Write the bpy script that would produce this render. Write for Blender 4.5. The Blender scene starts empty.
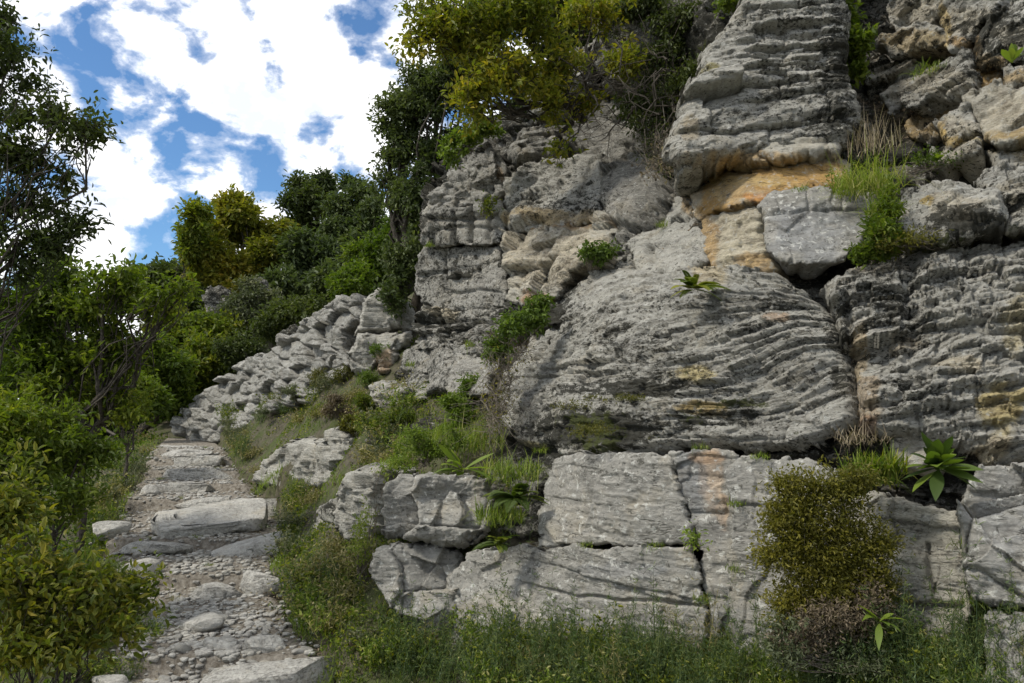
import bpy, math, random
import numpy as np
from mathutils import Vector, Euler

random.seed(7)
RS = np.random.RandomState
sc = bpy.context.scene
COL = sc.collection
W_, H_ = 1024, 683
FPX = 800.0
PITCH = math.radians(5.0)
CAMZ = 1.6
SP, CP = math.sin(PITCH), math.cos(PITCH)

# ------------------------------------------------------------------ camera geometry
def at(px, py, Y):
    """point in the world seen at image place px, py at a forward distance of Y metres"""
    px = np.asarray(px, float); py = np.asarray(py, float); Y = np.asarray(Y, float)
    cx = (px - 512.0) / FPX; cy = (341.5 - py) / FPX
    fy = CP - cy * SP; fz = SP + cy * CP
    s = Y / fy
    return np.stack(np.broadcast_arrays(cx * s, Y, CAMZ + fz * s), -1)

def px_of(P):
    P = np.asarray(P, float)
    x, y, z = P[..., 0], P[..., 1], P[..., 2] - CAMZ
    d = y * CP + z * SP; u = -y * SP + z * CP
    d = np.where(d < 0.05, 0.05, d)
    return 512 + FPX * x / d, 341.5 - FPX * u / d

# ------------------------------------------------------------------ noise
def _h(x, y, z, seed):
    x = x.astype(np.int64); y = y.astype(np.int64); z = z.astype(np.int64)
    n = (x * 374761393 + y * 668265263 + z * 2147483647 + seed * 1274126177) & 0xffffffff
    n = ((n ^ (n >> 13)) * 1274126177) & 0xffffffff
    n = ((n ^ (n >> 16)) * 2246822519) & 0xffffffff
    n = n ^ (n >> 15)
    return (n & 0xffffff) / float(0xffffff)

def vnoise(x, y, z=None, seed=0):
    if z is None: z = np.zeros_like(x)
    xi, yi, zi = np.floor(x), np.floor(y), np.floor(z)
    fx, fy, fz = x - xi, y - yi, z - zi
    fx = fx*fx*fx*(fx*(fx*6-15)+10); fy = fy*fy*fy*(fy*(fy*6-15)+10); fz = fz*fz*fz*(fz*(fz*6-15)+10)
    r = 0
    for a in (0, 1):
        wx = fx if a else 1 - fx
        for b in (0, 1):
            wy = fy if b else 1 - fy
            for c in (0, 1):
                wz = fz if c else 1 - fz
                r = r + wx * wy * wz * _h(xi + a, yi + b, zi + c, seed)
    return r * 2 - 1

def fbm(x, y, z, octaves=5, seed=0, gain=0.5, ridged=False):
    r = 0; amp = 1.0; tot = 0; f = 1.0
    for o in range(octaves):
        n = vnoise(x * f + 13.7 * o, y * f + 7.1 * o, z * f + 3.3 * o, seed + o)
        if ridged: n = 1 - 2 * np.abs(n)
        r = r + amp * n; tot += amp; amp *= gain; f *= 2.03
    return r / tot

def cells(x, y, seed=0):
    """2D cellular: returns f1, f2, id hash, dx, dy"""
    xi, yi = np.floor(x), np.floor(y)
    f1 = np.full(x.shape, 9.0); f2 = np.full(x.shape, 9.0)
    idh = np.zeros(x.shape); dx = np.zeros(x.shape); dy = np.zeros(x.shape)
    z0 = np.zeros_like(x)
    for a in (-1, 0, 1):
        for b in (-1, 0, 1):
            cx, cy = xi + a, yi + b
            ox = cx + 0.1 + 0.8 * _h(cx, cy, z0, seed); oy = cy + 0.1 + 0.8 * _h(cx, cy, z0, seed + 91)
            d = np.hypot(x - ox, y - oy)
            closer = d < f1
            f2 = np.where(closer, f1, np.minimum(f2, d))
            idh = np.where(closer, _h(cx, cy, z0, seed + 17), idh)
            dx = np.where(closer, x - ox, dx); dy = np.where(closer, y - oy, dy)
            f1 = np.where(closer, d, f1)
    return f1, f2, idh, dx, dy

class TPS:
    def __init__(s, pts, vals, smooth=0.0):
        s.p = np.array(pts, float); v = np.array(vals, float); n = len(v)
        s.sc = np.abs(s.p).max(); s.q = s.p / s.sc
        A = np.zeros((n + 3, n + 3)); A[:n, :n] = s.U(s.q[:, None] - s.q[None]) + smooth * np.eye(n)
        A[:n, n] = 1; A[:n, n+1:] = s.q; A[n, :n] = 1; A[n+1:, :n] = s.q.T
        s.w = np.linalg.solve(A, np.concatenate([v, np.zeros(3)]))
    def U(s, d):
        r2 = (d ** 2).sum(-1)
        return r2 * np.log(r2 + 1e-9)
    def __call__(s, x, y):
        x, y = np.broadcast_arrays(np.asarray(x, float), np.asarray(y, float))
        sh = x.shape; q = np.stack([x.ravel(), y.ravel()], -1) / s.sc
        out = np.empty(len(q)); n = len(s.q)
        for i in range(0, len(q), 20000):
            k = q[i:i+20000]
            out[i:i+20000] = s.U(k[:, None] - s.q[None]) @ s.w[:n] + s.w[n] + k @ s.w[n+1:]
        return out.reshape(sh)

def smooth(x, a, b):
    t = np.clip((x - a) / (b - a), 0, 1)
    return t * t * (3 - 2 * t)

# ------------------------------------------------------------------ mesh helpers
def mesh(name, V, F, mat, col=None, smooth_=True, parent=None, origin=None, attr=None):
    V = np.asarray(V, np.float32)
    if origin is None: origin = (0, 0, 0)
    V = V - np.asarray(origin, np.float32)
    me = bpy.data.meshes.new(name)
    me.vertices.add(len(V)); me.vertices.foreach_set('co', V.ravel())
    groups = F if isinstance(F, list) else [F]
    loops = np.concatenate([np.asarray(f).ravel() for f in groups]).astype(np.int32)
    tot = np.concatenate([np.full(len(f), np.asarray(f).shape[1]) for f in groups]).astype(np.int32)
    start = (np.cumsum(tot) - tot).astype(np.int32)
    me.loops.add(len(loops)); me.loops.foreach_set('vertex_index', loops)
    me.polygons.add(len(tot)); me.polygons.foreach_set('loop_start', start)
    me.polygons.foreach_set('loop_total', tot)
    me.polygons.foreach_set('use_smooth', np.full(len(tot), smooth_, bool))
    me.update(calc_edges=True)
    if col is not None:
        a = me.attributes.new('tint', 'FLOAT_COLOR', 'POINT')
        a.data.foreach_set('color', np.asarray(col, np.float32).ravel())
    if attr is not None:
        for k, v in attr.items():
            v = np.asarray(v, np.float32)
            if v.ndim == 2:
                a = me.attributes.new(k, 'FLOAT_VECTOR', 'POINT'); a.data.foreach_set('vector', v.ravel())
            else:
                a = me.attributes.new(k, 'FLOAT', 'POINT'); a.data.foreach_set('value', v)
    if mat: me.materials.append(mat)
    o = bpy.data.objects.new(name, me); COL.objects.link(o)
    o.location = origin
    if parent is not None:
        o.parent = parent
        o.location = Vector(origin) - parent.location
    return o

def tag(o, label=None, cat=None, group=None, kind=None):
    if cat and not kind: kind = 'thing'
    if label: o['label'] = label
    if cat: o['category'] = cat
    if group: o['group'] = group
    if kind: o['kind'] = kind
    return o

def empty(name, loc, label, cat, group=None):
    o = bpy.data.objects.new(name, None); COL.objects.link(o); o.location = loc
    o.empty_display_size = 0.1
    return tag(o, label, cat, group)

def copy_tree(o, loc, rz=0.0, s=1.0, label=None, group=None):
    c = o.copy(); COL.objects.link(c)
    c.location = loc; c.rotation_euler = (0, 0, rz); c.scale = (s, s, s)
    if label: c['label'] = label
    if group: c['group'] = group
    for ch in o.children:
        d = ch.copy(); COL.objects.link(d); d.parent = c
    return c

# ------------------------------------------------------------------ materials
def new_mat(name):
    m = bpy.data.materials.new(name); m.use_nodes = True
    nt = m.node_tree; nt.nodes.clear()
    return m, nt, nt.nodes, nt.links

def N(nt, t, **kw):
    n = nt.nodes.new(t)
    for k, v in kw.items():
        if k.startswith('i_'): n.inputs[k[2:].replace('_', ' ')].default_value = v
        else: setattr(n, k, v)
    return n

def ramp(nt, fac, stops, interp='LINEAR'):
    r = nt.nodes.new('ShaderNodeValToRGB'); r.color_ramp.interpolation = interp
    el = r.color_ramp.elements
    while len(el) < len(stops): el.new(0.5)
    for e, (p, c) in zip(el, stops):
        e.position = p; e.color = c if len(c) == 4 else (*c, 1)
    nt.links.new(fac, r.inputs[0])
    return r.outputs[0]

def mix(nt, fac, a, b, mode='MIX'):
    m = nt.nodes.new('ShaderNodeMix'); m.data_type = 'RGBA'; m.blend_type = mode
    for sock, v in ((m.inputs[0], fac), (m.inputs[6], a), (m.inputs[7], b)):
        if hasattr(v, 'links'): nt.links.new(v, sock)
        elif isinstance(v, (int, float)): sock.default_value = v
        else: sock.default_value = (*v, 1) if len(v) == 3 else v
    return m.outputs[2]

def math_(nt, op, a, b=0.0, clamp=False):
    m = nt.nodes.new('ShaderNodeMath'); m.operation = op; m.use_clamp = clamp
    for sock, v in ((m.inputs[0], a), (m.inputs[1], b)):
        if hasattr(v, 'links'): nt.links.new(v, sock)
        else: sock.default_value = v
    return m.outputs[0]

def noise_n(nt, vec, scale, detail=6, rough=0.6, dist=0.0):
    n = nt.nodes.new('ShaderNodeTexNoise')
    n.inputs['Scale'].default_value = scale; n.inputs['Detail'].default_value = detail
    n.inputs['Roughness'].default_value = rough; n.inputs['Distortion'].default_value = dist
    nt.links.new(vec, n.inputs['Vector'])
    return n.outputs['Fac']

def rock_material(name, light=(0.56, 0.54, 0.472), dark=(0.20, 0.192, 0.165), lich=1.0, bump=.9, bed=True):
    m, nt, nd, lk = new_mat(name)
    out = nd.new('ShaderNodeOutputMaterial'); bs = nd.new('ShaderNodeBsdfPrincipled')
    lk.new(bs.outputs[0], out.inputs[0])
    tc = nd.new('ShaderNodeTexCoord'); vec0 = tc.outputs['Object']
    def mapped(v, sc_):
        mp = nd.new('ShaderNodeMapping'); mp.inputs['Scale'].default_value = sc_; lk.new(v, mp.inputs[0]); return mp.outputs[0]
    vec = mapped(vec0, (1, 1, 1.7))
    bv = N(nt, 'ShaderNodeAttribute', attribute_name='bed').outputs['Vector'] if bed else vec0
    lam = noise_n(nt, mapped(bv, (2.6, 34, 2.6)), 1.0, 7, .66, .5) if bed else noise_n(nt, vec, 20, 6, .6)
    lam2 = noise_n(nt, mapped(bv, (5.5, 17, 5.5)), 1.0, 8, .7, .6) if bed else noise_n(nt, vec, 9, 6, .6)
    big = noise_n(nt, vec0, 1.9, 4, 0.6, 0.4)
    med = noise_n(nt, vec, 9.0, 8, 0.7, 0.3)
    fin = noise_n(nt, vec, 52.0, 5, 0.7)
    def add(*a):
        r = a[0]
        for q in a[1:]: r = math_(nt, 'ADD', r, q)
        return r
    def mul(a, b): return math_(nt, 'MULTIPLY', a, b)
    s = add(mul(big, .25), mul(med, .3), mul(fin, .25), mul(lam, .2))
    midc = tuple((a * 0.55 + b * 0.45) for a, b in zip(light, dark))
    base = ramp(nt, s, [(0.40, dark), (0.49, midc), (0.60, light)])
    warm = noise_n(nt, vec0, 3.1, 6, 0.65, 0.6)
    base = mix(nt, mul(ramp(nt, warm, [(0.52, (0, 0, 0)), (0.7, (1, 1, 1))]), 0.33), base, (0.36, 0.29, 0.17))
    at_ = N(nt, 'ShaderNodeAttribute', attribute_name='tint')
    stc = mix(nt, 1.0, at_.outputs['Color'], ramp(nt, s, [(0.40, (0.45, 0.42, 0.4)), (0.60, (1.25, 1.28, 1.3))]), 'MULTIPLY')
    sa = math_(nt, 'MULTIPLY', at_.outputs['Alpha'], ramp(nt, add(mul(med, .6), mul(lam2, .4)), [(0.36, (.6, .6, .6)), (0.50, (1, 1, 1))]))
    base = mix(nt, sa, base, stc)
    l2 = noise_n(nt, vec0, 24.0, 5, 0.65, 0.3)
    base = mix(nt, mul(ramp(nt, l2, [(0.57, (0, 0, 0)), (0.64, (1, 1, 1))]), 0.6), base, (0.58, 0.575, 0.52))
    la = N(nt, 'ShaderNodeAttribute', attribute_name='lichen').outputs['Fac']
    l1 = noise_n(nt, mapped(vec0, (1, 1, 1.6)), 15.0, 8, 0.75, 0.5)
    lm = add(mul(l1, .55), mul(lam2, .45), mul(math_(nt, 'SUBTRACT', la, 0.5), .34))
    lm = ramp(nt, lm, [(0.53, (0, 0, 0)), (0.57, (1, 1, 1))])
    base = mix(nt, mul(lm, 0.88 * lich), base, (0.022, 0.022, 0.015))
    l3 = noise_n(nt, vec0, 42.0, 5, 0.65)
    base = mix(nt, mul(ramp(nt, add(l3, mul(math_(nt, 'SUBTRACT', la, .4), .15)), [(0.575, (0, 0, 0)), (0.61, (1, 1, 1))]), 0.8 * lich), base, (0.04, 0.038, 0.028))
    # fine dark hairline partings along the bedding
    if bed:
        hl = math_(nt, 'ABSOLUTE', math_(nt, 'SUBTRACT', noise_n(nt, mapped(bv, (1.1, 13, 1.1)), 1.0, 5, .6, .4), .5))
        hm = mul(ramp(nt, hl, [(0.0, (1, 1, 1)), (0.012, (0, 0, 0))]), ramp(nt, lam2, [(.45, (0, 0, 0)), (.6, (1, 1, 1))]))
        base = mix(nt, mul(hm, .75), base, (0.04, 0.037, 0.028))
    mo = N(nt, 'ShaderNodeAttribute', attribute_name='moss').outputs['Fac']
    mm = add(noise_n(nt, vec0, 17.0, 6, 0.7), mul(math_(nt, 'SUBTRACT', mo, 0.5), 0.5))
    mm = ramp(nt, mm, [(0.58, (0, 0, 0)), (0.64, (1, 1, 1))])
    base = mix(nt, mul(mm, 0.85), base, (0.07, 0.082, 0.02))
    lk.new(base, bs.inputs['Base Color'])
    bs.inputs['Roughness'].default_value = 0.92
    bs.inputs['Specular IOR Level'].default_value = 0.2
    hsum = add(mul(noise_n(nt, vec, 70.0, 6, 0.78), .8), mul(noise_n(nt, vec, 20.0, 8, 0.72), 1.8), mul(lam, 1.5), mul(lm, .35))
    if bed: hsum = add(hsum, mul(hm, -.8))
    bp = nd.new('ShaderNodeBump'); bp.inputs['Strength'].default_value = min(1.0, bump); bp.inputs['Distance'].default_value = 0.032
    lk.new(hsum, bp.inputs['Height']); lk.new(bp.outputs[0], bs.inputs['Normal'])
    return m

def leaf_material(name, cols, trans=0.35, gloss=0.35, patch=0.0):
    """cols: ramp stops over the per-leaf random value kept in attribute 'rnd'"""
    m, nt, nd, lk = new_mat(name)
    out = nd.new('ShaderNodeOutputMaterial'); bs = nd.new('ShaderNodeBsdfPrincipled')
    a = N(nt, 'ShaderNodeAttribute', attribute_name='rnd')
    c = ramp(nt, a.outputs['Fac'], cols)
    lk.new(c, bs.inputs['Base Color']); bs.inputs['Roughness'].default_value = 0.55
    bs.inputs['Specular IOR Level'].default_value = gloss
    tr = nd.new('ShaderNodeBsdfTranslucent')
    lk.new(mix(nt, 1.0, c, (1.1, 1.25, 0.5), 'MULTIPLY'), tr.inputs[0])
    ms = nd.new('ShaderNodeMixShader'); ms.inputs[0].default_value = trans
    lk.new(bs.outputs[0], ms.inputs[1]); lk.new(tr.outputs[0], ms.inputs[2]); lk.new(ms.outputs[0], out.inputs[0])
    return m

def plain_material(name, c1, c2, scale=8.0, rough=0.9, bump=0.5, dist=0.01, c3=None):
    m, nt, nd, lk = new_mat(name)
    out = nd.new('ShaderNodeOutputMaterial'); bs = nd.new('ShaderNodeBsdfPrincipled')
    lk.new(bs.outputs[0], out.inputs[0])
    tc = nd.new('ShaderNodeTexCoord'); v = tc.outputs['Object']
    n = noise_n(nt, v, scale, 8, 0.7, 0.3)
    c = ramp(nt, n, [(0.35, c1), (0.65, c2)])
    if c3:
        n3 = noise_n(nt, v, scale * 0.23, 5, 0.6)
        c = mix(nt, ramp(nt, n3, [(0.45, (0, 0, 0)), (0.6, (1, 1, 1))]), c, c3)
    lk.new(c, bs.inputs['Base Color']); bs.inputs['Roughness'].default_value = rough
    bs.inputs['Specular IOR Level'].default_value = 0.2
    bp = nd.new('ShaderNodeBump'); bp.inputs['Strength'].default_value = bump; bp.inputs['Distance'].default_value = dist
    lk.new(noise_n(nt, v, scale * 5, 6, 0.7), bp.inputs['Height']); lk.new(bp.outputs[0], bs.inputs['Normal'])
    return m

ROCK = rock_material('limestone')
ROCKP = rock_material('pale_limestone', (0.60, 0.565, 0.47), (0.22, 0.205, 0.165), lich=0.6)
ROCKD = rock_material('shade_toned_limestone', (0.38, 0.36, 0.31), (0.10, 0.098, 0.085), lich=1.0)  # darker copy of the limestone, with the recess shade put into its colours
ROCKS = rock_material('smooth_limestone', (0.33, 0.317, 0.28), (0.135, 0.13, 0.114), lich=.8, bump=.55)
ROCKT = rock_material('weathered_limestone', (0.46, 0.44, 0.385), (0.15, 0.145, 0.125), lich=1.0)
STONE = rock_material('path_limestone', (0.56, 0.54, 0.485), (0.22, 0.21, 0.185), lich=0.5, bump=0.7, bed=False)
SOIL = plain_material('stony_soil', (0.035, 0.03, 0.018), (0.10, 0.09, 0.06), 14, c3=(0.05, 0.06, 0.018))
PATHM = plain_material('gravelly_path', (0.11, 0.09, 0.065), (0.33, 0.30, 0.25), 26, bump=1.0, dist=0.02)
BARK = plain_material('bark', (0.03, 0.026, 0.02), (0.11, 0.095, 0.075), 22, bump=0.8)
TWIG = plain_material('dry_twig', (0.09, 0.075, 0.055), (0.22, 0.19, 0.15), 22, bump=0.4)

OCHRE = (0.52, 0.32, 0.115); CREAM = (0.60, 0.50, 0.32); RUST = (0.42, 0.2, 0.09); YEL = (0.6, 0.48, 0.2); BLUEG = (0.22, 0.225, 0.225)

# ------------------------------------------------------------------ depth of the rock face behind the blocks
CL = [(1100,760,3.3),(1100,450,3.9),(1100,200,4.8),(1100,0,5.4),(1100,-200,6.2),
      (1000,683,3.6),(1000,450,4.0),(1000,200,4.9),(1000,0,5.6),(960,110,5.6),
      (860,683,3.95),(860,450,4.35),(860,300,4.75),(860,200,5.4),(865,60,6.6),(860,-200,7),
      (740,683,4.35),(740,450,4.6),(740,300,5.0),(740,190,5.6),(760,50,6.3),(740,-200,7.2),
      (600,683,4.7),(600,450,5.0),(600,330,5.7),(620,230,6.9),(650,120,8.6),(600,50,8.8),(600,-200,9.5),
      (500,650,5.1),(500,560,5.4),(500,450,6.2),(500,350,7.4),(500,250,8.4),(520,170,8.6),(500,-100,9.5),
      (430,620,5.5),(430,500,6.0),(440,420,7.4),(430,350,8.9),(440,200,8.9),(400,380,9.2)]
base_cl = TPS([(a, b) for a, b, c in CL], [math.log(c) for a, b, c in CL], 1e-4)
def Ysurf(px, py): return np.exp(base_cl(px, py))

def unit_(v): return v / (np.linalg.norm(v, axis=-1, keepdims=True) + 1e-9)
def poly_sd(px, py, poly):
    """signed distance in px, positive inside"""
    P = np.array(poly, float); n = len(P)
    d = np.full(px.shape, 1e9); ins = np.zeros(px.shape, bool)
    for i in range(n):
        x0, y0 = P[i]; x1, y1 = P[(i + 1) % n]
        ex, ey = x1 - x0, y1 - y0
        wx, wy = px - x0, py - y0
        t = np.clip((wx * ex + wy * ey) / (ex * ex + ey * ey + 1e-9), 0, 1)
        d = np.minimum(d, np.hypot(wx - ex * t, wy - ey * t))
        c = ((y0 > py) != (y1 > py)) & (px < (x1 - x0) * (py - y0) / (y1 - y0 + 1e-12) + x0)
        ins ^= c
    return np.where(ins, d, -d)

def strata(t, a, seed, th, amp, groove, cell, camp, gw=0.012):
    r = RS(seed); lo, hi = t.min() - 1, t.max() + 1
    nb = int((hi - lo) / th * 1.4) + 6
    wd = th * r.uniform(0.45, 1.7, nb); br = lo + np.cumsum(wd) - wd[0]
    k = np.clip(np.searchsorted(br, t) - 1, 0, nb - 2)
    u = np.clip((t - br[k]) / wd[k + 1], 0, 1); kk = k.astype(float)
    h1 = _h(kk, kk * 0, kk * 0, seed)
    along = vnoise(a / (th * 6) + h1 * 50, kk * 7.3, None, seed + 3)
    p = amp * ((h1 - 0.5) * 1.1 + along * 0.7) - amp * 0.55 * u * u
    cl = cell * (0.6 + 0.9 * h1)
    q = (a + h1 * 31.0) / cl
    q = q + 0.25 * vnoise(q * 0.7, kk * 3.1, None, seed + 5)
    ci = np.floor(q); fu = q - ci
    hc = _h(ci, kk, kk * 0, seed + 9)
    p = p + camp * (hc - 0.5) + camp * (_h(ci, kk, kk * 0, seed + 12) - .5) * (fu - .5) * 1.6
    hn = _h(ci + 1, kk, kk * 0, seed + 9)
    et = np.minimum(u, 1 - u) * wd[k + 1]
    ec = np.where(fu < .5, fu * cl + (hc < 0.5) * .3, (1 - fu) * cl + (hn < 0.5) * .3)
    gm = .25 + .75 * smooth(vnoise(a / (th * 2.5), kk * 5.7, None, seed + 14), -.3, .5)
    p = p - gm * groove * np.exp(-et / gw) - groove * 0.8 * np.exp(-ec / (gw * 0.8))
    return p

STY = dict(
    massive=dict(s=[(0.42, .014, .020, 1.3, .022), (0.10, .007, .006, .5, .004), (.03, .002, .002, .3, .001)], f=(0.05, 1.2), facet=(0.022, 1.7), rg=0.007, chip=.008),
    bedded=dict(s=[(0.17, .08, .045, .40, .10), (0.055, .028, .016, .2, .03), (.02, .010, .006, .1, .008)], f=(0.04, 1.8), facet=(0.04, 4.5), rg=0.009, chip=.02),
    thin=dict(s=[(0.16, .085, .04, .55, .075), (0.045, .036, .018, .26, .034), (.017, .013, .008, .12, .012)], f=(0.05, 1.4), facet=(0.022, 4.5), rg=0.008, chip=.016, flt=.055),
    rugged=dict(s=[(0.15, .07, .04, .30, .10), (0.05, .034, .018, .14, .045), (.018, .012, .007, .07, .014)], f=(0.05, 1.6), facet=(0.045, 5.0), rg=0.012, chip=.03),
    jointed=dict(s=[(0.26, .06, .06, .24, .13), (0.08, .02, .014, .16, .03), (.025, .006, .005, .1, .006)], f=(0.035, 1.6), facet=(0.028, 3.5), rg=0.008, chip=.012),
    boulder=dict(s=[(0.5, .014, .0, 2, .0), (0.12, .008, .004, .4, .004), (.03, .003, .002, .2, .002)], f=(0.06, 1.5), facet=(0.13, 2.0), rg=0.010, chip=.02),
    stone=dict(s=[(0.5, .01, .0, 2, .0), (0.10, .008, .006, .3, .006), (.03, .003, .002, .2, .002)], f=(0.05, 1.8), facet=(0.055, 2.6), rg=0.008, chip=.01),
    lump=dict(s=[(0.22, .035, .03, .4, .05), (0.06, .016, .010, .2, .014), (.022, .006, .004, .1, .005)], f=(0.06, 1.6), facet=(0.05, 3.5), rg=0.010, chip=.02),
)

def relief(P, a, t, style, seed, k=1.0, ampf=1.0):
    S = STY[style]
    x, y, z = P[..., 0], P[..., 1], P[..., 2]
    wt = 0.06 * fbm(a * 1.1, t * 1.3, z * 0, 5, seed + 40)
    wa = 0.08 * fbm(a * 2, t * 2, z * 0 + 5, 4, seed + 50)
    g1, g2, gi, _, _ = cells(a * 5 / k + 3 * wt, t * 9 / k, seed + 44)
    wt = wt + S['chip'] * (gi - .5)
    wt = wt + S.get('flt', 0) * (cells(a * 1.9 / k + 2 * wt, t * 2.6 / k + 3 * wa, seed + 47)[2] - .5)
    h = 0
    for i, (th, amp, gr, cell, camp) in enumerate(S['s']):
        mod = 0.10 + 1.05 * smooth(vnoise(a * 1.5 + i * 9, t * 2.3, None, seed + 60 + i), -0.4, 0.5)
        h = h + mod * ampf * strata(t + wt * (1, .8, .5)[i], a + wa, seed + 10 * i, th * k, amp * k, gr * k, cell * k, camp * k, gw=(0.011, .007, .004)[i] * k)
    A, fr = S['f']
    h = h + A * k * fbm(a * fr / k, t * fr / k, z * 0 + seed, 5, seed + 70)
    fa, ff = S['facet']
    for q in (0, 1):
        f1, f2, idh, dx, dy = cells(a * ff / k + 2.5 * wa * ff / k + q * .37, t * ff * 1.25 / k, seed + 80 + q)
        ang = idh * 6.283
        h = h + fa * k * ((idh - 0.5) * 0.7 + 1.3 * (np.cos(ang) * dx + np.sin(ang) * dy)) - fa * k * 0.3 * np.exp(-(f2 - f1) / 0.04) * (q == 0) * (style != 'massive')
        fa *= .45; ff *= 2.3
    h = h + 1.5 * S['rg'] * k * fbm(a * 7, t * 16, z * 0, 6, seed + 90, gain=.62, ridged=True)
    pit = fbm(a * 7, t * 10, z * 0 + 9, 4, seed + 95)
    h = h - S['rg'] * 1.6 * smooth(pit, .18, .5)
    pit2 = fbm(a * 16, t * 20, z * 0 + 4, 3, seed + 97)
    h = h - .035 * np.clip(1 - ampf, 0, 1) * smooth(pit2, .05, .4)
    return h

def rock(name, label, cat, poly, Y='surf', off=0.0, gx=0.0, gy=0.0, T=0.07, r=5, bulge=0.0, R=40, style='massive',
         stains=(), lichen=0.3, moss=0.15, mat=None, seed=None, step=1.5, grow=2.0, wob=2.2, dip=0.0, tfun=None, thick=0.5, k=1.0,
         group=None, kind=None, cut=(), minn=0.35, wobc=1.0, ampf=None):
    if seed is None: seed = int(abs(poly[0][0] * 7 + poly[0][1] * 13)) % 997
    P0 = np.array(poly, float)
    x0, y0 = P0.min(0) - 6; x1, y1 = P0.max(0) + 6
    step = step * .82
    gxs = np.arange(x0, x1, step); gys = np.arange(y0, y1, step)
    px, py = np.meshgrid(gxs, gys)
    sh = px.shape
    wx = wob * fbm(px / 22, py / 22, px * 0, 4, seed + 1); wy = wob * fbm(px / 22 + 40, py / 22, px * 0, 4, seed + 2)
    ch = cells(px / 13 + wx * .1, py / 11, seed + 4)[2] - .5; ch2 = cells(px / 5.5, py / 5, seed + 6)[2] - .5
    d = poly_sd(px + 2.2 * wx, py + 2.2 * wy, poly) + grow + wobc * (4.5 * ch + 2.0 * ch2)
    cx, cy = P0.mean(0)
    if isinstance(Y, str): Yv = Ysurf(px, py) - off
    else: Yv = Y + gx * (px - cx) / 100 + gy * (py - cy) / 100
    P = at(px, py, Yv)
    du = np.gradient(P, axis=1); dv = np.gradient(P, axis=0)
    n = np.cross(du, dv); n = n[sh[0] // 2, sh[1] // 2] if False else n.reshape(-1, 3).mean(0)
    n /= np.linalg.norm(n)
    Pc = P[sh[0] // 2, sh[1] // 2]; tc = np.array([0, 0, CAMZ]) - Pc; tc /= np.linalg.norm(tc)
    if n @ tc < 0: n = -n
    n = n + tc * minn; n[2] = n[2] * 0.6; n /= np.linalg.norm(n)
    tg = np.array([-n[1], n[0], 0]); tg /= np.linalg.norm(tg)
    if tg[0] < 0: tg = -tg
    a = P @ tg
    t = P[..., 2] + dip * a if tfun is None else tfun(px, py)
    h = relief(P, a, t, style, seed, k, 1.0 if ampf is None else ampf(px, py))
    dd = np.clip(d / r, 0, 1)
    h = h - T * (1 - np.sqrt(np.clip(1 - (1 - dd) ** 2, 0, 1)))
    h = h + bulge * (1 - (1 - np.clip(d / R, 0, 1)) ** 2)
    for (line, dep, wid) in cut:      # open cracks along a polyline
        L = np.array(line, float); dl = np.full(sh, 1e9)
        for i in range(len(L) - 1):
            ex, ey = L[i + 1] - L[i]; ax = px + 1.5 * wx - L[i][0]; ay = py + 1.5 * wy - L[i][1]
            tt = np.clip((ax * ex + ay * ey) / (ex * ex + ey * ey), 0, 1)
            dl = np.minimum(dl, np.hypot(ax - ex * tt, ay - ey * tt))
        h = h - dep * np.exp(-(dl / wid) ** 2)
    V = P + n * h[..., None]
    ins = d > 0
    quad = ins[:-1, :-1] & ins[1:, :-1] & ins[:-1, 1:] & ins[1:, 1:]
    idx = np.arange(sh[0] * sh[1]).reshape(sh)
    F = np.stack([idx[:-1, :-1][quad], idx[1:, :-1][quad], idx[1:, 1:][quad], idx[:-1, 1:][quad]], -1)
    # skirt: boundary edges run back into the cliff
    E = np.concatenate([F[:, [0, 1]], F[:, [1, 2]], F[:, [2, 3]], F[:, [3, 0]]])
    key = np.sort(E, 1); kk = key[:, 0].astype(np.int64) * (sh[0] * sh[1]) + key[:, 1]
    u_, inv, cnt = np.unique(kk, return_inverse=True, return_counts=True)
    B = E[cnt[inv] == 1]
    used = np.unique(F); remap = -np.ones(sh[0] * sh[1], int); remap[used] = np.arange(len(used))
    bu = np.unique(B); rb = -np.ones(sh[0] * sh[1], int); rb[bu] = np.arange(len(bu)) + len(used)
    Vf = V.reshape(-1, 3); cen = Vf[used].mean(0)
    K = max(4, min(14, int(thick / .05))); nb = len(bu)
    lb = -np.ones(sh[0] * sh[1], int); lb[bu] = np.arange(nb); e0, e1 = lb[B[:, 0]], lb[B[:, 1]]
    deg = np.bincount(e0, minlength=nb) + np.bincount(e1, minlength=nb)
    ring = Vf[bu].copy(); rings = []
    FF = [remap[F]]
    prev = remap[bu]
    for q in range(1, K + 1):
        tq = q / K
        for _ in range(3):
            sm = np.zeros_like(ring)
            for c in range(3): sm[:, c] = np.bincount(e0, ring[e1, c], nb) + np.bincount(e1, ring[e0, c], nb)
            ring = ring * .4 + .6 * sm / deg[:, None]
        tgt = Vf[bu] * 0 + ring - n * (thick / K)
        inward = cen - n * thick * tq - tgt; inward -= n * (inward @ n)[:, None]
        rr = fbm(tgt[:, 0] * 5, tgt[:, 1] * 5, tgt[:, 2] * 9, 4, seed + 77)
        tgt = tgt + inward * (.30 / K) + unit_(inward) * (rr * .045 * k)[:, None] * (q > 1)
        rings.append(tgt); ring = tgt
        cur = len(used) + (q - 1) * nb + np.arange(nb)
        FF.append(np.stack([prev[e1], prev[e0], cur[e0], cur[e1]], -1)); prev = cur
    VV = np.concatenate([Vf[used]] + rings)
    # surface marks
    pxu = np.concatenate([px.ravel()[used]] + [px.ravel()[bu]] * K); pyu = np.concatenate([py.ravel()[used]] + [py.ravel()[bu]] * K)
    dep = np.concatenate([np.zeros(len(used))] + [np.full(nb, thick * q / K) for q in range(1, K + 1)])
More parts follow.
